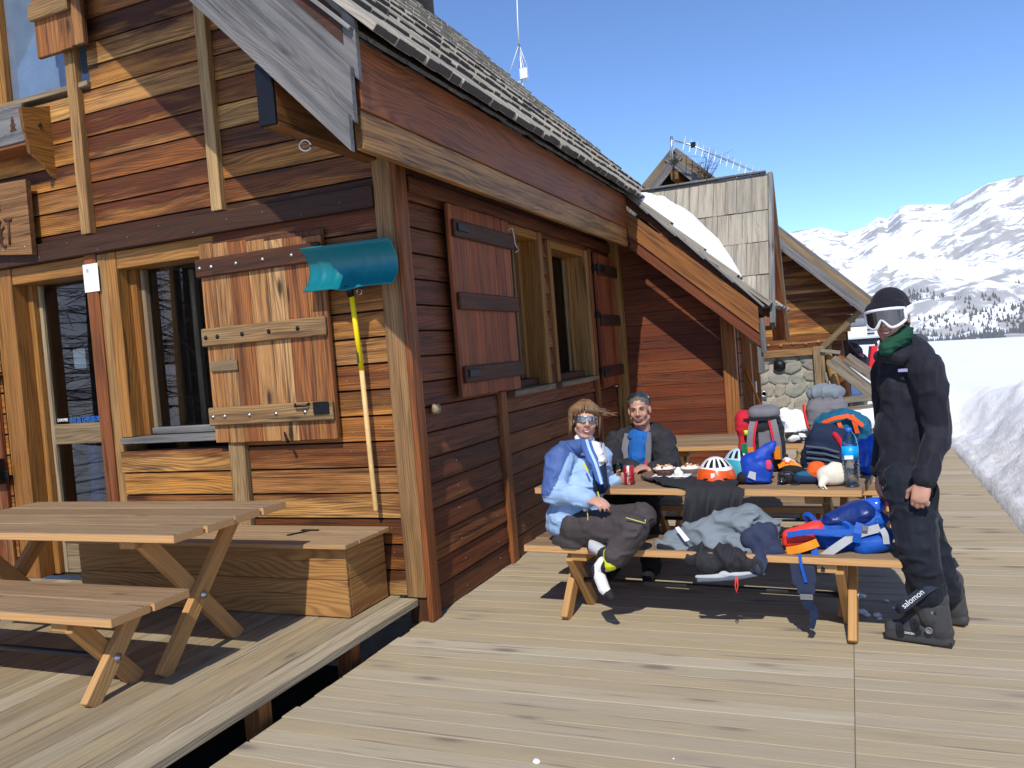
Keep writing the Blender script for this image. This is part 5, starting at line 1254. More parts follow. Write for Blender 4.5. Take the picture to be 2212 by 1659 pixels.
ribbon('blue_strap', spline([Q(1700, 1155, 4.53), Q(1760, 1148, 4.525), Q(1830, 1150, 4.525), Q(1845, 1140, 4.53)], 4), .03, C_['royal'], bb_, .005, (0, -1, .3)); ribbon('blue_strap', [Q(1858, 1130, 4.545), Q(1852, 1152, 4.52), Q(1850, 1172, 4.52)], .04, C_['royal'], bb_, .006)
ribbon('white_strap', spline([Q(1905, 1142, 4.54), Q(1912, 1155, 4.53), Q(1915, 1175, 4.53)], 4), .03, C_['palegrey'], bb_, .006)
bx('buckle', Q(1868, 1142, 4.53), (.03, .012, .028), C_['midgrey'], bb_); ribbon('loose_strap', spline([Q(1838, 1205, 4.53), Q(1860, 1212, 4.52), Q(1893, 1212, 4.525)], 4), .022, C_['bluegrey'], bb_, .006, (0, 0, 1))
tag(shape('coral_garment', [sq(Q(1905, 1085, 5.3), (.06, .05, .02), .7, .8)], C_['coral'], None, .007, 2, fold=.006), 'coral red fabric on the far bench behind the standing man', 'clothing')

# odds and ends that fill the heap of gear
Bm = at(1690, 1008, z=TZ)
for i, (px, py, c, lb, sz) in enumerate(((1712, 1030, 'black', 'black glove lying behind the small camera', (.06, .04, .028)), (1775, 1022, 'charcoal', 'second black glove beside the orange hat', (.055, .04, .03)), (1672, 1005, 'palegrey', 'pale grey cap tucked behind the blue stuff sack', (.05, .045, .03)))):
    g = at(px, py, z=TZ)+V(0, .06, sz[2])
    tag(shape(('glove', 'glove', 'grey_hat')[i], [sq(g, sz, .8, .8), cap_(g+V(.03, -.01, 0), g+V(.07, -.02, -.008), .018, .012), cap_(g+V(.03, .015, 0), g+V(.075, .015, -.01), .016, .011)] if i < 2 else [sq(g, sz, .8, .8)], C_[c], None, .005, 2, wrinkle=.006, fold=.006, seed=200+i), lb, ('glove', 'glove', 'hat')[i])
WK, FK, CRUMPLE = .5, .85, False
# ================================================================== people
def skin_mat(name, c):
    k = NT(name); tc = k.n('TexCoord'); n1 = k.noise(tc.outputs['Object'], 22, 4., .6)
    k.l(k.ramp(n1, [(.3, tuple(x*.88 for x in c)), (.7, tuple(min(1, x*1.1) for x in c))]), k.b.inputs['Base Color'])
    k.b.inputs['Roughness'].default_value = .5; k.b.inputs['Subsurface Weight'].default_value = .15; k.b.inputs['Subsurface Radius'].default_value = (.012, .005, .003)
    k.b.inputs['Subsurface Scale'].default_value = .4
    k.bump(k.noise(tc.outputs['Object'], 160, 3., .6), .12, .002); return k.m
M_['skin'] = skin_mat('skin', (.50, .27, .19)); M_['skin2'] = skin_mat('skin_tanned', (.46, .24, .165))
M_['lip'] = plain('lip', (.34, .10, .09), .45); M_['teeth'] = plain('teeth', (.72, .69, .62), .3, var=.02); M_['brow'] = plain('brow_hair', (.14, .09, .06), .8)
M_['lens'] = plain('dark_lens', (.02, .022, .026), .04, 0, 1., var=0, coat=1); M_['mirror'] = plain('mirror_lens', (.30, .33, .36), .06, .9, .5, var=0)
def head_frame(c, fwd, up=(0, 0, 1)):
    f = Vector(fwd).normalized(); u = Vector(up); x = f.cross(u).normalized(); u = x.cross(f)
    return Matrix.Translation(Vector(c)) @ Matrix((x, f, u)).transposed().to_4x4()
def head_parts(M, fem=False, jaw=1.0):
    j = jaw; P = [ball((0, -.014, .032), (.074, .094, .086)), ball((0, .026, -.022), (.060, .062, .082)),
         ball((0, .058, -.094), (.024*j, .022, .018)), ball((.038, .052, -.026), (.022, .026, .026)), ball((-.038, .052, -.026), (.022, .026, .026)),
         cap_((.050*j, .0, -.058), (.020*j, .052, -.092), .020, .018), cap_((-.050*j, .0, -.058), (-.020*j, .052, -.092), .020, .018),
         cap_((0, .084, .016), (0, .104, -.022), .0075, .0115), ball((.011, .092, -.028), .0085), ball((-.011, .092, -.028), .0085),
         cap_((-.034, .074, .026), (.034, .074, .026), .011), ball((0, .079, -.058), (.026, .010, .012)), ball((0, .076, -.072), (.020, .009, .008)),
         ball((.076, -.010, -.008), (.010, .020, .031)), ball((-.076, -.010, -.008), (.010, .020, .031)),
         cap_((0, -.018, -.06), (0, -.035, -.17), .050 if fem else .056, .054 if fem else .062)]
    return [xf(p, M) for p in P]
def hand_parts(wrist, d, n, thumb, curl=.5, sc=1.0, spread=.0):
    """five fingers with knuckle bends; n = the way the palm faces, thumb = the side the thumb leaves from"""
    d = Vector(d).normalized(); n = Vector(n); n = (n-d*n.dot(d)).normalized(); s = Vector(thumb); s = (s-d*s.dot(d)-n*s.dot(n)).normalized()
    w = Vector(wrist); R_ = Matrix((s, d, n)).transposed()
    P = [sq(w+d*.048*sc, (.041*sc, .050*sc, .0155*sc), .8, .7, M=R_), cap_(w-d*.05, w+d*.02, .026*sc, .026*sc, flat=.75, up=s)]
    cs = curl if isinstance(curl, (list, tuple)) else [curl]*4
    for i, L in enumerate((.072, .080, .075, .060)):
        p = w+d*(.088-.006*abs(i-1.2))*sc+s*(.0305-.0205*i)*sc; ang = 0; dd = d+s*spread*(1.5-i)
        for q, (fr, r0, r1) in enumerate(((.45, .0092, .0086), (.31, .0086, .0080), (.24, .0080, .0068))):
            ang += cs[i]*(.8 if q == 0 else 1.1)
            v = (dd.normalized()*math.cos(ang)+n*math.sin(ang)); p2 = p+v*L*fr*sc; P.append(cap_(p, p2, r0*sc, r1*sc, 10)); p = p2
    b = w+d*.028*sc+s*.030*sc+n*.006; m = b+(d*.55+s*.65+n*.35).normalized()*.042*sc; e = m+(d*.9+s*.1+n*.4).normalized()*.034*sc
    P += [cap_(b, m, .0135*sc, .0115*sc, 10), cap_(m, e, .0110*sc, .0085*sc, 10)]
    return P
def paint(o, mats, fn):
    me = o.data
    for m in mats: me.materials.append(m)
    for p in me.polygons: p.material_index = fn(p.center, p.normal)
def dpx(p):
    c = CAMR.transposed() @ (Vector(p)-CAMP); return 1106+1762.6*c.x/-c.z, 829.5-1762.6*c.y/-c.z
def inpoly(x, y, poly):
    r = False
    for i in range(len(poly)):
        (x1, y1), (x2, y2) = poly[i], poly[i-1]
        if (y1 > y) != (y2 > y) and x < (x2-x1)*(y-y1)/(y2-y1)+x1: r = not r
    return r
def arc_sheet(name, M, a0, a1, rx, ry, z0, z1, mat, par, thick=.004, cy=0, nu=22, nv=6, lean=.0, zf=None):
    """curved band round the front of a head (angle 0 = straight ahead)"""
    def fn(u, v):
        a = a0+(a1-a0)*u; z = z0+(z1-z0)*v if zf is None else zf(u, v)
        return M @ Vector((rx*math.sin(a), cy+ry*math.cos(a)+lean*(v-.5), z))
    return sheet(name, fn, nu, nv, thick, mat, par)
# ------------------------------------------------------------------ seated woman
wo = empty('person', at(1240, 1160, z=.45), 'seated woman in a light and dark blue jacket with sunglasses holding the red can', 'person')
Wp = lambda px, py, y: at(px, py, y=y)
hc = Wp(1264, 908, 4.80); HM = head_frame(hc, (.42, -.90, .02), (.10, .05, 1))
shR, shL = Wp(1208, 992, 4.68), Wp(1296, 990, 4.95); nb = Wp(1252, 985, 4.84)
elR, wrR = Wp(1196, 1062, 4.60), Wp(1272, 1078, 4.50)
elL, wrL = Wp(1296, 1050, 5.02), Wp(1334, 1038, 5.00)
pel = Wp(1240, 1138, 4.74); hipR, hipL = Wp(1246, 1140, 4.66), Wp(1262, 1132, 4.84)
knR, anR = Wp(1372, 1142, 4.50), Wp(1312, 1222, 4.42); knL, anL = Wp(1390, 1116, 4.76), Wp(1312, 1172, 4.57)
cw_ = V(.55, -.83, 0)
hdR = (Wp(1300, 1086, 4.46)-wrR).normalized(); hdL = (Wp(1352, 1030, 4.98)-wrL).normalized()
body = head_parts(HM, True, .92)+hand_parts(wrR, hdR, V(.2, .3, -1), V(0, .3, 1), [.35, .45, .5, .55], .92)+hand_parts(wrL, hdL, V(.15, -1, .0), V(0, 0, 1), [.45, .5, .55, .6], .90)
body += chain([nb+V(0, 0, .02), Wp(1240, 1060, 4.78), pel], [.07, .09, .10])+chain([shR, elR, wrR], [.04, .035, .024])+chain([shL, elL, wrL], [.04, .035, .024])+chain([nb, shR], [.05, .045])+chain([nb, shL], [.05, .045])
body += chain([pel, hipR, knR, anR], [.1, .07, .05, .036])+chain([pel, hipL, knL, anL], [.1, .07, .05, .036])
shape('body', body, M_['skin'], wo, .0048, 3)
# jacket
jp = chain([nb+V(0, .01, -.03), Wp(1250, 1050, 4.78), Wp(1236, 1120, 4.73)], [.118, .142, .155])+[ball(Wp(1262, 1040, 4.78), (.13, .12, .16)), ball(Wp(1232, 1135, 4.72), (.15, .14, .08))]
jp += chain([nb+V(-.02, 0, -.01), shR, elR, wrR-hdR*.015], [.085, .088, .078, .050])+chain([nb+V(.02, 0, -.01), shL, elL, wrL-hdL*.01], [.08, .082, .066, .046])
jp += [cap_(nb+V(-.05, .05, .03), nb+V(.04, .09, .03), .055, .055), cap_(Wp(1222, 968, 4.78), Wp(1256, 962, 4.72), .05, .045)]
hem = Wp(1232, 1150, 4.70)
jw = shape('jacket', jp, None, wo, .0075, 3, wrinkle=.012, wscale=(9, 9, 9), fold=.014, fscale=(8, 8, 13), seed=101)
jp_h = 0
DBL = [((1460+x*.3014)*.768, (1060+y*.3014)*.768) for x, y in ((150, 1110), (150, 860), (235, 640), (330, 530), (430, 440), (560, 420), (640, 700), (600, 780), (480, 700), (425, 800), (355, 980), (285, 1105))]
paint(jw, [cloth('light_blue_shell', (.30, .44, .66), .6, .1, .3), cloth('denim_blue_shell', (.06, .11, .29), .6, .1, .3)], lambda c, n: 1 if inpoly(*dpx(c), DBL) else 0)
# open collar: standing flap with pale zip edge
fl0 = [Wp(1264, 950, 4.69), Wp(1271, 972, 4.65), Wp(1284, 1002, 4.62), Wp(1297, 1045, 4.61)]
ribbon('collar_flap', spline(fl0, 5), [.075]*5+[.07]*5+[.045]*5+[.02], cloth('collar_blue', (.07, .13, .36)), wo, .014, (.75, -.65, 0)); ribbon('zip_edge', spline([p+V(.012, -.012, 0) for p in fl0], 5), .016, cloth('zip_pale', (.35, .52, .80)), wo, .012, (.4, -.9, 0))
ribbon('green_zip', [Wp(1291, 1062, 4.60), Wp(1296, 1080, 4.60)], .008, C_['lime'], wo, .006); ribbon('green_zip', [Wp(1262, 1000, 4.62), Wp(1270, 1018, 4.62)], .010, C_['lime'], wo, .006)
gu = HM @ V(0, 0, 0)
shape('neck_gaiter', [cap_(HM @ V(0, -.02, -.125), HM @ V(-.01, -.01, -.17), .062, .066), cap_(Wp(1284, 968, 4.76), Wp(1291, 992, 4.74), .045, .048)], C_['white'], wo, .006, 2, wrinkle=.004, fold=.010, fscale=(10, 10, 40), seed=103)
shape('inner_top', [cap_(Wp(1292, 1005, 4.76), Wp(1296, 1050, 4.72), .05, .05)], C_['navy'], wo, .008, 2)
shape('scarf_edge', [cap_(Wp(1298, 962, 4.92), Wp(1303, 995, 4.90), .025, .03)], C_['palegrey'], wo, .007, 2); shape('red_trim', [cap_(Wp(1302, 1000, 4.88), Wp(1305, 1012, 4.87), .018, .018)], C_['red'], wo, .006, 1)
# trousers
tp = chain([pel+V(0, 0, -.01), hipR, knR, anR+(knR-anR)*.22], [.13, .118, .088, .068])+chain([pel, hipL, knL, anL+(knL-anL)*.15], [.12, .11, .085, .062])+[ball(Wp(1250, 1162, 4.70), (.17, .15, .075)), ball(Wp(1320, 1128, 4.62), (.12, .1, .085))]
shape('ski_trousers', tp, cloth('brown_grey_shell', (.055, .045, .046), .75), wo, .0085, 3, wrinkle=.010, fold=.014, fscale=(9, 9, 11), seed=105)
pf_ = Wp(1266, 1092, 4.555)
for pts in ([(1258, 1098), (1268, 1100), (1270, 1118), (1268, 1140), (1262, 1142)], [(1352, 1118), (1372, 1124), (1394, 1130), (1394, 1122)]):
    base = 4.52 if pts[0][0] < 1300 else 4.42
    tube('pocket_piping', [Wp(x, y, base) for x, y in pts], .0035, plain('piping_%d' % pts[0][0], (.50, .48, .12), .6), wo, 6)
lathe('snap', [(0, 0), (.011, 0), (.009, .004), (0, .005)], M_['white'], wo, Wp(1263, 1101, 4.53), 10, M=Matrix.Rotation(math.pi/2, 4, 'X'))
# lime gaiter, socks
shape('lime_gaiter', [cap_(anR+(knR-anR)*.28+V(-.01, -.012, 0), anR+(knR-anR)*.10, .062, .050)], C_['lime'], wo, .006, 2, fold=.008, seed=107)
heel = Wp(1286, 1232, 4.42); ball_ = Wp(1305, 1272, 4.40); toe = Wp(1320, 1290, 4.39)
sock = shape('sock', [cap_(anR+V(-.02, 0, .01), heel+V(.012, 0, .0), .044, .036), cap_(heel+V(.01, 0, .005), ball_, .036, .034), cap_(ball_, toe, .033, .022)], None, wo, .0055, 3, seed=3)
paint(sock, [C_['white'], C_['charcoal']], lambda c, n: 1 if (c-toe).length < .045 or (c-(heel+V(-.03, 0, .0))).length < .052 or (c-anR).length < .05 else 0)
f2h, f2t = Wp(1280, 1178, 4.53), Wp(1308, 1196, 4.47)
sk2 = shape('sock', [cap_(anL, f2h, .042, .038), cap_(f2h, f2t, .040, .034)], None, wo, .0055, 3)
paint(sk2, [C_['palegrey'], C_['charcoal']], lambda c, n: 1 if (c-f2t-V(0, 0, -.01)).length < .05 or (c-f2h-V(-.03, 0, 0)).length < .04 else 0)
# hair: clumps from the crown, wind-blown to one side
M_['brownhair'] = wood('brown_hair', [(.20, .105, .05), (.20, .105, .05)], [(.33, .20, .105), (.12, .06, .03)], .8, .3, .5, 40, 0, spec=.5, dark=(.04, .02, .012))
rh = random.Random(4); hp = [xf(ball((0, -.022, .042), (.083, .098, .088)), HM)]
for i in range(230):
    a = rh.uniform(-math.pi, math.pi)
    if abs(a) < .35 and rh.random() < .5: continue
    s0 = V(.02*math.sin(a), -.01+.02*math.cos(a), .125); dn = rh.uniform(.0, .07)
    front = max(0, math.cos(a))
    e1 = V(.088*math.sin(a), -.018+.100*math.cos(a), .075); e2 = V(.092*math.sin(a)*(1+.1*rh.random()), -.02+.098*math.cos(a), .035-.0*dn+front*.02)
    e3 = V(.098*math.sin(a), -.025+.085*math.cos(a), -.04-dn if front < .5 else .035-.02*rh.random())
    if rh.random() < .16 and math.sin(a) < -.1: e2 += V(-.02, .0, .01); e3 = e2+V(-.05-.05*rh.random(), .0, -.02+.05*rh.random())
    pts = [HM @ p for p in spline([s0, e1, e2, e3], 3)]
    n_ = len(pts); hp.append(tube_vf(pts, [.0085*(1-.75*(q/(n_-1))**1.5)*rh.uniform(.7, 1.1) for q in range(n_)], 5))
link('hair', mesh(*join_vf(hp), True), M_['brownhair'], wo)
gls = arc_sheet('sunglasses', HM, -1.25, 1.25, .077, .100, -.006, .028, M_['mirror'], wo, .003, 0, 26, 5, zf=lambda u, v: .012+(v-.5)*(.033-.016*abs(2*u-1)**2)*(1-.5*math.exp(-((u-.5)/.06)**2))+.008*math.exp(-((u-.5)/.06)**2))
for v_ in (0, 1): tube('glasses_frame', [HM @ V(.0785*math.sin(-1.25+2.5*u/20), .1015*math.cos(-1.25+2.5*u/20), .012+(v_-.5)*(.035-.016*abs(2*u/20-1)**2)*(1-.5*math.exp(-((u/20-.5)/.06)**2))+.008*math.exp(-((u/20-.5)/.06)**2)) for u in range(21)], .003, M_['steel'], wo, 6)
def mouth(M, par, w_, smile, teeth=True, y=.0865, z=-.060):
    up = [M @ V(x*w_, y+.004-.30*(x*w_)**2*9, z+smile*abs(x)**1.6+.004) for x in [-1+i/5 for i in range(11)]]
    lo = [M @ V(x*w_*.9, y+.003-.30*(x*w_)**2*9, z+smile*abs(x)**2*.95-.008*(1-x*x)) for x in [-1+i/5 for i in range(11)]]
    tube('lips', up, .0026, M_['lip'], par, 6); tube('lips', lo, .003, M_['lip'], par, 6)
    if teeth:
        v = [p-(M.to_3x3() @ V(0, .001, 0)) for p in up]+[p-(M.to_3x3() @ V(0, .001, 0)) for p in lo]
        link('teeth', mesh(v, [(i, i+1, i+12, i+11) for i in range(10)]), M_['teeth'], par)
mouth(HM, wo, .027, .010)
# ------------------------------------------------------------------ seated man behind the table
ma = empty('person', (-1.45, 5.98, .45), 'seated man in a black jacket over blue behind the table, sunglasses on his head', 'person')
hc = Wp(1381, 886, 5.86); HM2 = head_frame(hc, (.10, -1, -.04), (-.05, 0, 1))
nb = Wp(1383, 940, 5.92); shR, shL = Wp(1331, 956, 5.94), Wp(1432, 952, 5.92); pel = nb+V(-.05, .08, -.42)
elR, wrR = Wp(1322, 1006, 5.66), Wp(1366, 1013, 5.50); elL, wrL = Wp(1444, 1008, 5.62), Wp(1412, 1012, 5.46)
hdR = (Wp(1400, 1006, 5.44)-wrR).normalized(); hdL = (Wp(1390, 1010, 5.42)-wrL).normalized()
body = head_parts(HM2, False, 1.08)+hand_parts(wrR, hdR, V(0, .2, -1), V(0, -.9, .3), [.25, .3, .35, .4], 1.05)+hand_parts(wrL+V(0, 0, -.0), hdL, V(0, .2, -1), V(0, -.9, .3), .45, 1.0)
hipR, hipL = pel+V(-.10, 0, .02), pel+V(.10, 0, .02); knR, knL = hipR+V(-.03, -.43, .04), hipL+V(.06, -.43, .04); ftR, ftL = V(knR.x, knR.y-.02, .08), V(knL.x, knL.y-.05, .08)
body += chain([nb, nb+V(-.02, .05, -.22), pel], [.07, .11, .11])+chain([nb, shR, elR, wrR], [.05, .05, .04, .028])+chain([nb, shL, elL, wrL], [.05, .05, .04, .028])+chain([pel, hipR, knR, ftR], [.09, .07, .055, .04])+chain([pel, hipL, knL, ftL], [.09, .07, .055, .04])
shape('body', body, M_['skin2'], ma, .0055, 3)
jp = chain([nb+V(0, .02, -.06), nb+V(-.01, .06, -.24), pel+V(0, 0, .03)], [.145, .165, .17])+chain([nb+V(-.03, .01, -.01), shR, elR, wrR], [.085, .092, .075, .056])+chain([nb+V(.03, .01, -.01), shL, elL, wrL], [.085, .092, .075, .056])
shape('jacket', jp, cloth('charcoal_shell', (.026, .025, .029), .7), ma, .0085, 3, wrinkle=.010, fold=.016, fscale=(9, 9, 12), seed=111)
shape('hood', [cap_(nb+V(-.07, .06, .035), nb+V(.10, .08, .035), .055, .05), cap_(nb+V(.08, .05, .03), nb+V(.18, .05, .015), .045, .03)], cloth('hood_shell', (.018, .018, .022), .7), ma, .008, 2, fold=.010, seed=112)
cfr = nb+V(0, -.13, -.05)
shape('blue_fleece', [cap_(nb+V(0, -.045, -.02), nb+V(.0, -.085, -.16), .085, .085), cap_(nb+V(0, -.085, -.16), nb+V(0, -.09, -.26), .09, .08), cap_(nb+V(-.045, -.03, .0), nb+V(-.06, -.06, -.05), .035, .035), cap_(nb+V(.05, -.03, .01), nb+V(.075, -.06, -.05), .04, .035)], cloth('blue_jersey', (.012, .105, .36)), ma, .007, 2, wrinkle=.006, fold=.010, fscale=(10, 10, 10), seed=113)
for s, x in ((-1, -.085), (1, .085)):
    ribbon('jacket_edge', spline([nb+V(x*.9, -.075, .02), nb+V(x*1.05, -.135, -.08), nb+V(x*.95, -.165, -.2), nb+V(x*.9, -.165, -.30)], 5), .045, C_['midgrey'], ma, .012, (s*-.4, -1, 0))
ribbon('red_zip_flap', [nb+V(.075, -.185, -.17), nb+V(.078, -.19, -.22), nb+V(.078, -.185, -.30)], .022, C_['coral'], ma, .008, (-.2, -1, 0)); ribbon('chest_zip', [nb+V(.135, -.155, -.18), nb+V(.145, -.16, -.23), nb+V(.148, -.155, -.27)], .010, C_['palegrey'], ma, .006)
shape('trousers', chain([pel, hipR, knR, ftR], [.13, .10, .085, .07])+chain([pel, hipL, knL, ftL], [.13, .10, .085, .07]), C_['black'], ma, .012, 3, fold=.012)
for f in (ftR, ftL): shape('boot', [cap_(f+V(0, .04, -.03), f+V(0, -.14, -.045), .05, .035), cap_(f+V(0, .03, -.02), f+V(0, .03, .1), .05, .055)], C_['black'], ma, .008, 2)
shape('hair', [xf(ball((0, -.022, .046), (.080, .095, .083)), HM2), xf(cap_((.05, -.01, .04), (.06, -.03, .0), .02, .018), HM2), xf(cap_((-.05, -.01, .04), (-.06, -.03, .0), .02, .018), HM2)], plain('grey_hair', (.10, .085, .07), .7, var=.35, scale=70, bump=.8, bscale=150), ma, .005, 1, wrinkle=.004, wscale=(60, 60, 60), cut=None)
HS = HM2 @ Matrix.Rotation(.62, 4, 'X')
arc_sheet('sunglasses', HS, -1.2, 1.2, .083, .104, .05, .085, M_['lens'], ma, .003, -.005, 26, 4, zf=lambda u, v: .078+(v-.5)*(.040-.016*abs(2*u-1)**2)*(1-.5*math.exp(-((u-.5)/.05)**2)))
for s in (-1, 1):
    tube('glasses_arm', [HS @ V(s*.080, .03, .078), HM2 @ V(s*.083, -.02, .04)], .003, M_['black'], ma, 6)
    tube('eyebrow', [HM2 @ V(s*.014, .0885, .026), HM2 @ V(s*.030, .0865, .032), HM2 @ V(s*.048, .072, .025)], [.003, .0045, .002], M_['brow'], ma, 6)
    tube('eye', [HM2 @ V(s*.018, .0835, .011), HM2 @ V(s*.030, .084, .0125), HM2 @ V(s*.042, .076, .011)], [.0016, .0032, .0016], plain('eye_dark', (.05, .03, .025), .4), ma, 6)
    pass
mouth(HM2, ma, .026, .008, False)
# ------------------------------------------------------------------ standing man in ski boots
sm = empty('person', (.22, 4.6, 0), 'standing man in black with a beanie, white ski goggles and ski boots', 'person')
hc = Wp(1923, 687, 4.56); HM3 = head_frame(hc, (-.34, -.94, -.10), (-.06, .02, 1)) @ Matrix.Scale(1.06, 4)
nb = Wp(1950, 752, 4.66); shL, shR = Wp(2004, 800, 4.47), Wp(1922, 806, 4.86)
elL, wrL = Wp(2028, 925, 4.50), Wp(1994, 1042, 4.36); elR, wrR = Wp(1918, 925, 4.86), Wp(1900, 1018, 4.76)
pel = Wp(1962, 1020, 4.64); hipL, hipR = pel+V(-.0, -.09, .0), pel+V(-.01, .10, 0)
knL, anL = Wp(1984, 1178, 4.46), Wp(2004, 1290, 4.50); knR, anR = Wp(2006, 1172, 4.78), Wp(2044, 1276, 4.82)
dL = (Wp(1985, 1085, 4.34)-wrL).normalized(); dR = (Wp(1897, 1062, 4.72)-wrR).normalized()
body = head_parts(HM3, False, 1.0)+hand_parts(wrL, dL, V(.3, .9, -.1), V(-1, .1, 0), [.75, .8, .85, .9], 1.05)+hand_parts(wrR, dR, V(1, .2, -.2), V(-.3, -1, 0), [.3, .35, .4, .45], 1.05)
body += chain([nb, nb+V(.02, .02, -.3), pel], [.075, .10, .085])+chain([nb, shL, elL, wrL], [.05, .05, .04, .028])+chain([nb, shR, elR, wrR], [.05, .05, .04, .028])+chain([pel, hipL, knL, anL], [.08, .065, .05, .04])+chain([pel, hipR, knR, anR], [.08, .065, .05, .04])
shape('body', body, M_['skin2'], sm, .0048, 3)
M_['jblack'] = cloth('black_softshell', (.012, .0125, .020), .75, .25, .3)
jp = chain([nb+V(.0, .0, -.04), Wp(1965, 850, 4.66), Wp(1962, 950, 4.66), Wp(1956, 1016, 4.65)], [.120, .147, .138, .138])+[ball(Wp(1936, 840, 4.66), (.09, .14, .16)), ball(Wp(1934, 930, 4.66), (.10, .12, .16)), ball(Wp(1990, 850, 4.62), (.09, .12, .18))]
jp += chain([nb+V(.04, -.06, -.02), shL, elL, wrL-dL*.02], [.075, .080, .066, .054])+chain([nb+V(-.02, .06, -.02), shR, elR, wrR-dR*.01], [.08, .09, .07, .055])
sj = shape('jacket', jp, M_['jblack'], sm, .0075, 3, wrinkle=.009, fold=.016, fscale=(11, 9, 5), seed=121)
shape('collar', [cap_(Wp(1975, 752, 4.62), Wp(1945, 772, 4.50), .06, .045), cap_(Wp(1898, 768, 4.52), Wp(1945, 775, 4.47), .028, .032)], M_['jblack'], sm, .0075, 2, fold=.008, seed=122)
shape('green_neck_tube', [cap_(HM3 @ V(0, -.02, -.115), HM3 @ V(0, -.015, -.16), .074, .082), cap_(Wp(1958, 718, 4.52), Wp(1915, 752, 4.47), .036, .042)], cloth('green_knit', (.008, .055, .030)), sm, .006, 2, fold=.010, fscale=(12, 12, 36), seed=123)
M_['tblack'] = cloth('navy_black_trouser', (.009, .012, .020), .75, .25, .3)
tp = chain([pel+V(-.02, 0, -.02), hipL+V(-.01, 0, -.04), knL, anL+V(0, 0, .02)], [.12, .118, .100, .082])+chain([pel+V(0, 0, -.02), hipR+V(0, 0, -.04), knR, anR], [.12, .115, .095, .085])
shape('ski_trousers', tp, M_['tblack'], sm, .0085, 3, wrinkle=.012, fold=.016, fscale=(8, 8, 12), seed=125)
bx('chest_label', Wp(1950, 800, 4.475), (.045, .004, .016), plain('label_violet', (.30, .30, .55), .6), sm, rot=Matrix.Rotation(-.35, 3, 'Z'))
ribbon('belt_strap', spline([Wp(2012, 1035, 4.50), Wp(2022, 1060, 4.48), Wp(2018, 1095, 4.47), Wp(2005, 1113, 4.47), Wp(1992, 1105, 4.47)], 6), .030, C_['black'], sm, .004, (-.3, -.95, 0))
lathe('ring', [(.0098, -.002), (.0098, .002), (.0112, .002), (.0112, -.002), (.0098, -.002)], plain('gold', (.75, .5, .18), .25, 1), sm, Wp(1993, 1081, 4.36), 14)
# beanie, goggles
shape('beanie', [xf(ball((0, -.020, .048), (.090, .104, .100)), HM3), xf(cap_((-.0, -.05, .05), (0, -.06, -.03), .080, .068), HM3), xf(cap_((-.05, .05, .045), (.05, .05, .045), .045, .045), HM3)], cloth('black_knit', (.010, .010, .015), .9, .3, .3, 60), sm, .006, 3, wrinkle=.003)
def gz(u, v):
    s = abs(2*u-1); nose = math.exp(-((u-.5)/.11)**2)
    top = .052-.010*s**2; bot = -.040+.030*s**2.5+.046*nose
    return bot+(top-bot)*v
gl_ = arc_sheet('goggle_lens', HM3, -1.0, 1.0, .102, .130, 0, 0, M_['lens'], sm, .004, -.004, 30, 10, zf=gz)
for v_ in (0, 1): tube('goggle_frame', [HM3 @ V(.104*math.sin(-1.0+2.0*u/30), -.008+.129*math.cos(-1.0+2.0*u/30), gz(u/30, v_)) for u in range(31)], .0085, M_['white'], sm, 8)
for s in (0, 1): tube('goggle_frame', [HM3 @ V(.104*math.sin(-1.0+2.0*s), -.008+.129*math.cos(1.0), gz(s, v_/4)) for v_ in range(5)], .0095, M_['white'], sm, 8)
shape('goggle_foam', [xf(cap_((-.05, .056, .012), (.05, .056, .012), .034, .034), HM3)], C_['black'], sm, .006, 2)
arc_sheet('goggle_strap', HM3, 1.05, 2*math.pi-1.05, .099, .118, 0, .045, M_['white'], sm, .004, -.018, 30, 3, zf=lambda u, v: .004+.040*v+.02*math.sin(math.pi*u))
mouth(HM3, sm, .026, .009)
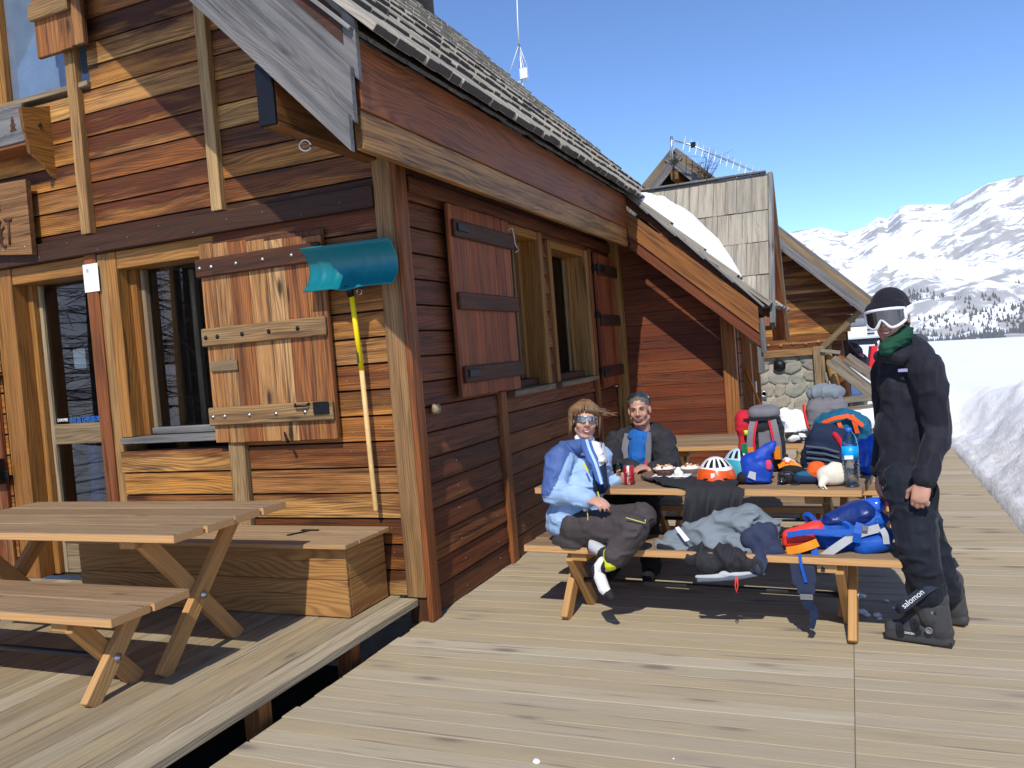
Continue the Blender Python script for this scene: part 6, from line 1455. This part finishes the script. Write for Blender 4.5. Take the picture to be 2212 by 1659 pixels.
# ski boots
M_['boot'] = plain('boot_grey_plastic', (.045, .047, .052), .42, 0, .4, var=.06); M_['boot2'] = plain('boot_dark_plastic', (.016, .016, .018), .4)
def boot(toe, heel, par, txt):
    d = (heel-toe).normalized(); toe = Vector((toe.x, toe.y, 0)); heel = Vector((heel.x, heel.y, 0)); L = (heel-toe).length; s = V(-d.y, d.x, 0); up = V(0, 0, 1)
    P = lambda a, z, o=0: toe+d*a*L+up*z+s*o
    b = shape('ski_boot', [cap_(P(.13, .058), P(.35, .068), .043, .047), cap_(P(.35, .066), P(.86, .072), .048, .050), cap_(P(.32, .075), P(.66, .17), .042, .058), cap_(P(.80, .09), P(.75, .20), .062, .068), sq(P(.5, .03), (.16, .045, .025), .4, .4, M=frame(d, s))], M_['boot'], par, .006, 2)
    shape('boot_cuff', [cap_(P(.71, .15), P(.58, .29), .074, .076), cap_(P(.74, .13), P(.78, .24), .062, .06)], M_['boot'], b, .006, 2)
    prism('boot_sole', [(.0, .012), (.04, .0), (.35, .0), (.42, .014), (.68, .014), (.74, .0), (1.0, .0), (1.01, .035), (.9, .05), (.1, .05), (.0, .032)] and [(x*L, z) for x, z in ((.0, .014), (.04, .001), (.35, .001), (.42, .014), (.68, .014), (.74, .001), (.98, .001), (.995, .022), (.95, .034), (.1, .04), (.01, .026))], toe, d, (0, 0, 1), .068, M_['boot2'], b)
    side = -1 if s.y > 0 else 1
    for a0, z0, a1, z1 in ((.26, .105, .30, .05), (.46, .13, .55, .07), (.60, .20, .80, .17)):
        bk = ribbon('buckle', [P(a0, z0, side*.045), P((a0+a1)/2, (z0+z1)/2, side*.062), P(a1, z1, side*.060)], .028, M_['boot2'], b, .012, s*side)
        ribbon('buckle_lever', [P(a0+.03, z0-.01, side*.060), P(a1-.02, z1+.012, side*.070)], .012, M_['steel'] if a0 > .5 else M_['black'], b, .005, s*side)
    lathe('pivot', [(0, 0), (.018, 0), (.018, .004), (.013, .005), (.012, .003), (0, .003)], plain('pivot_grey%d' % int(heel.x*99), (.16, .165, .17), .4), b, P(.70, .09, side*.066), 16, M=s.to_track_quat('Z', 'Y').to_matrix().to_4x4() if side > 0 else (-s).to_track_quat('Z', 'Y').to_matrix().to_4x4())
    st = [P(.26, .20, side*.03), P(.31, .19, side*.095), P(.40, .215, side*.120), P(.58, .27, side*.120), P(.76, .325, side*.118), P(.92, .35, side*.04)]
    ribbon('power_strap', spline(st, 5), .050, cloth('strap_blue_black%d' % int(heel.x*99), (.022, .032, .05)), b, .008, s*side)
    if txt:
        xd = (P(.76, .325)-P(.40, .215)).normalized(); zd = s*side; xd = xd if xd.cross(up).dot(zd) < 0 or True else xd
        R_ = Matrix((xd, zd.cross(xd), zd)).transposed()
        cu = text('lettering', txt, .040, (0, 0, 0), M_['whiteink'], None, rot=(0, 0, 0), ext=.001); me = cu.data; bpy.data.objects.remove(cu)
        link('lettering', me, M_['whiteink'], b, Matrix.Translation(P(.415, .205, side*.128)) @ R_.to_4x4())
        xd2 = d; R2 = Matrix((xd2, zd.cross(xd2), zd)).transposed()
        cu = text('lettering', txt, .022, (0, 0, 0), M_['whiteink'], None, rot=(0, 0, 0), ext=.001); me = cu.data; bpy.data.objects.remove(cu)
        link('lettering', me, M_['whiteink'], b, Matrix.Translation(P(.26, .052, side*.0515)) @ R2.to_4x4())
    return b
boot(at(1912, 1376, z=0), at(2062, 1398, z=0), sm, 'salomon')
boot(at(1962, 1338, z=0)+V(0, .05, 0), at(2090, 1352, z=0)+V(0, .0, 0), sm, None)
WK, FK, CRUMPLE = .8, 1., True
# ================================================================== outdoors bits
def larch(name, loc, h, seed, label, group):
    """bare larch: tapered trunk, drooping limbs, twigs"""
    r = random.Random(seed); t = empty(name, loc, label, 'tree', group); B = Vector(loc)
    tp = [B+V(r.uniform(-.1, .1)*i*.15, r.uniform(-.1, .1)*i*.15, h*i/8) for i in range(9)]
    tube('trunk', tp, [.17*(1-i/9)+.015 for i in range(9)], M_['bark'], t, 7)
    parts = []
    for i in range(46):
        z = h*(.12+.85*i/46); a = r.uniform(0, 6.28); L = (1-z/h)*h*.30+.5; c = B+V(0, 0, z)
        d = V(math.cos(a), math.sin(a), r.uniform(-.05, .35))
        p = [c, c+d*L*.5+V(0, 0, -.02*L), c+d*L+V(0, 0, -.10*L)]; parts.append(tube_vf(p, [.028, .018, .006], 4))
        for q in range(7):
            f = r.uniform(.25, 1); b = c+d*L*f+V(0, 0, -.06*L*f); a2 = a+r.choice((-1, 1))*r.uniform(.5, 1.2); l2 = L*.35*r.uniform(.5, 1)
            parts.append(tube_vf([b, b+V(math.cos(a2), math.sin(a2), r.uniform(-.5, .2))*l2], [.010, .004], 3))
    link('branches', mesh(*join_vf(parts)), M_['bark'], t); return t
M_['bark'] = plain('larch_bark', (.075, .055, .045), .9, var=.3, scale=20)
spots = [(-11, -2.5, 9), (-13.5, .5, 11), (-14.5, -5.5, 12), (-18, -2.5, 12), (-17.5, -9, 12), (-21.5, -6, 13), (-12.3, -7.5, 10), (-23, -1, 12), (-25, -12, 14), (-20, -14, 13)]
for i, (x, y, h) in enumerate(spots):
    z = float(ground_z(np.array([x]), np.array([y]))[0])
    larch('larch_tree', (x, y, z-.1), h, i, 'bare larch tree of the grove mirrored in the gable windows', 'larches mirrored in the gable windows')
# ---- rubble, planks and tools by the far chalet
def stone_thing(i, p, r, rot):
    o = link('loose_stone', stone_mesh(*r, 300+i), M_['stone'], None, Matrix.Translation(p) @ rot)
    return tag(o, 'loose grey stone in the rubble heap beside the stone wall', 'stone', 'rubble stones beside the stone wall')
rr_ = random.Random(12)
for i in range(90):
    x = rr_.uniform(-1.9, .75); y = 13.75+rr_.uniform(-.55, .55)*(1 if x > -.3 else .6); hgt = .10+.45*max(0, 1-abs(x-.15)/.9)*max(0, 1-abs(y-14.0)/.9)
    s = rr_.uniform(.09, .25)
    stone_thing(i, V(x, y, hgt*rr_.uniform(.35, 1)), (s, s*rr_.uniform(.5, .8), s*rr_.uniform(.25, .45)), Matrix.Rotation(rr_.uniform(-.35, .35), 4, 'X') @ Matrix.Rotation(rr_.uniform(-.35, .35), 4, 'Y') @ Matrix.Rotation(rr_.uniform(0, 6), 4, 'Z'))
M_['greyplank'] = wood('grey_old_plank', [(.24, .205, .155), (.20, .175, .14)], [(.32, .29, .24), (.15, .12, .09)], .7, .4, .8, 40, .5, gain=(1, 1, 1))
GPl = 'old planks thrown on the rubble heap'
for (a, b, w_, lb) in (((1795, 778, 14.2), (1895, 858, 13.6), .20, 'wide weathered plank sloping down the rubble heap'), ((1828, 772, 14.3), (1915, 832, 13.9), .17, 'upper weathered plank lying behind the sloping one'), ((1800, 868, 13.6), (1905, 856, 13.6), .10, 'narrow plank lying flat across the front of the rubble'), ((1805, 892, 13.4), (1890, 882, 13.4), .14, 'short thick plank at the foot of the rubble'), ((1772, 757, 14.4), (1815, 762, 14.4), .06, 'thin batten across the dark opening')):
    tag(plank('old_plank', at(a[0], a[1], y=a[2]), at(b[0], b[1], y=b[2]), (.55, .25, .8), w_, .035, M_['greyplank'], None), lb, 'plank', GPl)
tub = empty('rusty_frame', at(1790, 760, y=14.9), 'rusty bent metal frame standing in the rubble', 'frame')
for pts in (((1807, 712), (1805, 790)), ((1810, 712), (1850, 765)), ((1806, 714), (1812, 714))): tube('bar', [at(x, y, y=14.9) for x, y in pts], .02, plain('rust%d' % pts[0][1], (.06, .025, .022), .8), tub, 8)
tag(shape('dark_tarpaulin', [ball(at(1812, 762, y=15.2), (.36, .3, .20)), ball(at(1840, 778, y=15.0), (.26, .25, .12)), ball(at(1788, 748, y=15.3), (.22, .25, .20))], plain('dark_tarp', (.022, .017, .018), .7, bump=.5), None, .03, 2, wrinkle=.1, wscale=(5, 5, 5)), 'dark crumpled tarpaulin heap behind the old planks', 'tarpaulin')
tag(shape('pink_tarp', [ball(at(1853, 772, y=14.9), (.10, .1, .07))], plain('faded_pink', (.45, .11, .13), .7), None, .02, 2, wrinkle=.04), 'faded pink plastic sheet poking out of the rubble', 'plastic sheet')
# red snow plough attachment
rp = empty('red_snow_blower', at(1895, 800, y=15.6), 'red metal snow blower chute standing in the snow behind the standing man', 'snow blower')
M_['redpaint'] = plain('red_paint', (.62, .02, .035), .4, var=.1)
prism('chute', [(0, 0), (.16, 0), (.20, .42), (.06, .42)], at(1872, 800, y=15.6), (1, 0, .0), (0, 0, 1), .14, M_['redpaint'], rp); bx('body', at(1898, 800, y=15.7), (.28, .2, .26), M_['redpaint'], rp)
tube('pipe', [at(1893, 752, y=15.6), at(1899, 735, y=15.6)], .04, M_['steel'], rp, 8)
# snow groomer parked beyond the crest
sg_ = empty('snow_groomer', at(1850, 735, y=38), 'white snow groomer parked behind the snow crest beside the far roof', 'snow groomer')
g0 = at(1850, 722, y=38); M_['gwhite'] = plain('groomer_white', (.72, .75, .78), .4, var=.05); M_['ggrey'] = plain('groomer_grey', (.20, .22, .24), .4)
CT = Matrix.Identity(4)
for dx in (-1.05, 0.35): 
    bdy = shape('track', [cap_(g0+V(dx-.9, 0, -.55), g0+V(dx+2.0, 0, -.5), .38, .38, flat=.8)], plain('track_dark%d' % int(dx*10), (.05, .055, .07), .8), sg_, .05, 1)
bx('deck', g0+V(.2, -.2, .05), (3.0, 1.2, .5), M_['gwhite'], sg_, c=.08)
for i in range(4): bx('vent_slot', g0+V(.55+.42*(i % 2), -.83, .0+.16*(i//2)), (.28, .06, .06), M_['black'], sg_)
shape('cab', [sq(g0+V(.2, .2, .85), (.75, .7, .6), .5, .5)], M_['ggrey'], sg_, .05, 2); bx('windscreen', g0+V(.2, -.47, .95), (1.1, .06, .6), M_['lens'], sg_, c=.02)
for x in (-.75, 1.2): tube('roll_bar', [g0+V(x, -.8, -.6), g0+V(x, -.75, .5), g0+V(x*.75, -.5, 1.4), g0+V(x*.75, .4, 1.55)], .07, M_['gwhite'], sg_, 8)
bx('roof_rack', g0+V(.2, .1, 1.6), (1.6, .9, .12), M_['gwhite'], sg_, c=.03)
for i in range(5): tube('hose', [g0+V(-1.4+.3*i, -.5, .6), g0+V(-1.2+.3*i, -.7, 1.0+.1*i), g0+V(-.9+.3*i, -.5, 1.5)], .04, M_['gwhite'], sg_, 6)
# orange pole leaning at the wing door, wooden oar-like paddle
tag(tube('orange_pole', [at(1610, 800, y=9.7), at(1640, 870, y=9.45), at(1662, 925, y=9.3), at(1664, 938, y=9.3)], .014, plain('orange_tube', (.72, .20, .01), .45), None, 8), 'orange and dark pole leaning beside the wing door', 'pole')
# snow patches
def snow_lump(p, r, label, seed):
    return tag(shape('snow_patch', [ball(p, r), ball(Vector(p)+V(r[0]*.5, .03, r[2]*.3), (r[0]*.6, r[1]*.8, r[2]*.7))], M_['snow'], None, max(.008, r[0]*.06), 2, wrinkle=r[2]*.5, wscale=(1.2/r[0],)*3, seed=seed), label, 'snow')
snow_lump(at(1705, 915, y=12.9), (.22, .2, .22), 'lump of snow at the foot of the stone wall', 1); snow_lump(at(1870, 905, y=12.8), (.34, .2, .16), 'white snow lump behind the teal backpack', 2)
tag(shape('yellow_cloth', [ball(at(1868, 893, y=12.75), (.10, .05, .03))], C_['lime'], None, .01, 1, wrinkle=.01), 'pale lime cloth on the snow behind the standing man', 'cloth')
for i, (px, py, s) in enumerate(((1158, 1648, .016), (1862, 1290, .022), (1862, 1326, .028), (1872, 1331, .02), (1895, 1332, .022), (1900, 1338, .014), (1915, 1300, .014), (1930, 1315, .012), (1824, 1323, .015), (1836, 1330, .012), (1455, 1640, .006))):
    p = at(px, py, z=0)
    tag(shape('snow_crumb', [ball(p+V(0, 0, s*.35), (s, s*.8, s*.6)), ball(p+V(s*.6, 0, s*.25), s*.5)], M_['snow'], None, .004, 1, wrinkle=s*.4, wscale=(60, 60, 60), seed=i), 'small white crumb of snow on the deck boards' if i else 'single snow crumb near the bottom edge of the deck', 'snow', 'snow crumbs on the deck' if i else None)
# twigs poking out of the bank
tw_ = empty('dry_twig', at(2070, 908, y=13.), 'thin dark dry twig lying on the snow beside the standing man', 'twig')
tube('stem', [at(2045, 908, y=13.), at(2075, 907, y=13.), at(2102, 903, y=13.05)], .012, M_['bark'], tw_, 6)
for px in (2055, 2068, 2085, 2092): tube('shoot', [at(px, 907, y=13.), at(px+6, 899, y=13.)], .007, M_['bark'], tw_, 5)
# lichen / dead weed on the far roof
wd = empty('dry_weed', at(1520, 360, y=13.8), 'tuft of dead weed sprouting from the far gable roof', 'plant')
rw_ = random.Random(3)
for i in range(22): 
    a = at(1525+rw_.uniform(-6, 6), 390, y=13.9); tube('stalk', [a, a+V(rw_.uniform(-.2, .2), 0, rw_.uniform(.15, .35)), a+V(rw_.uniform(-.45, .45), 0, rw_.uniform(.2, .55))], [.006, .004, .002], M_['bark'], wd, 4)
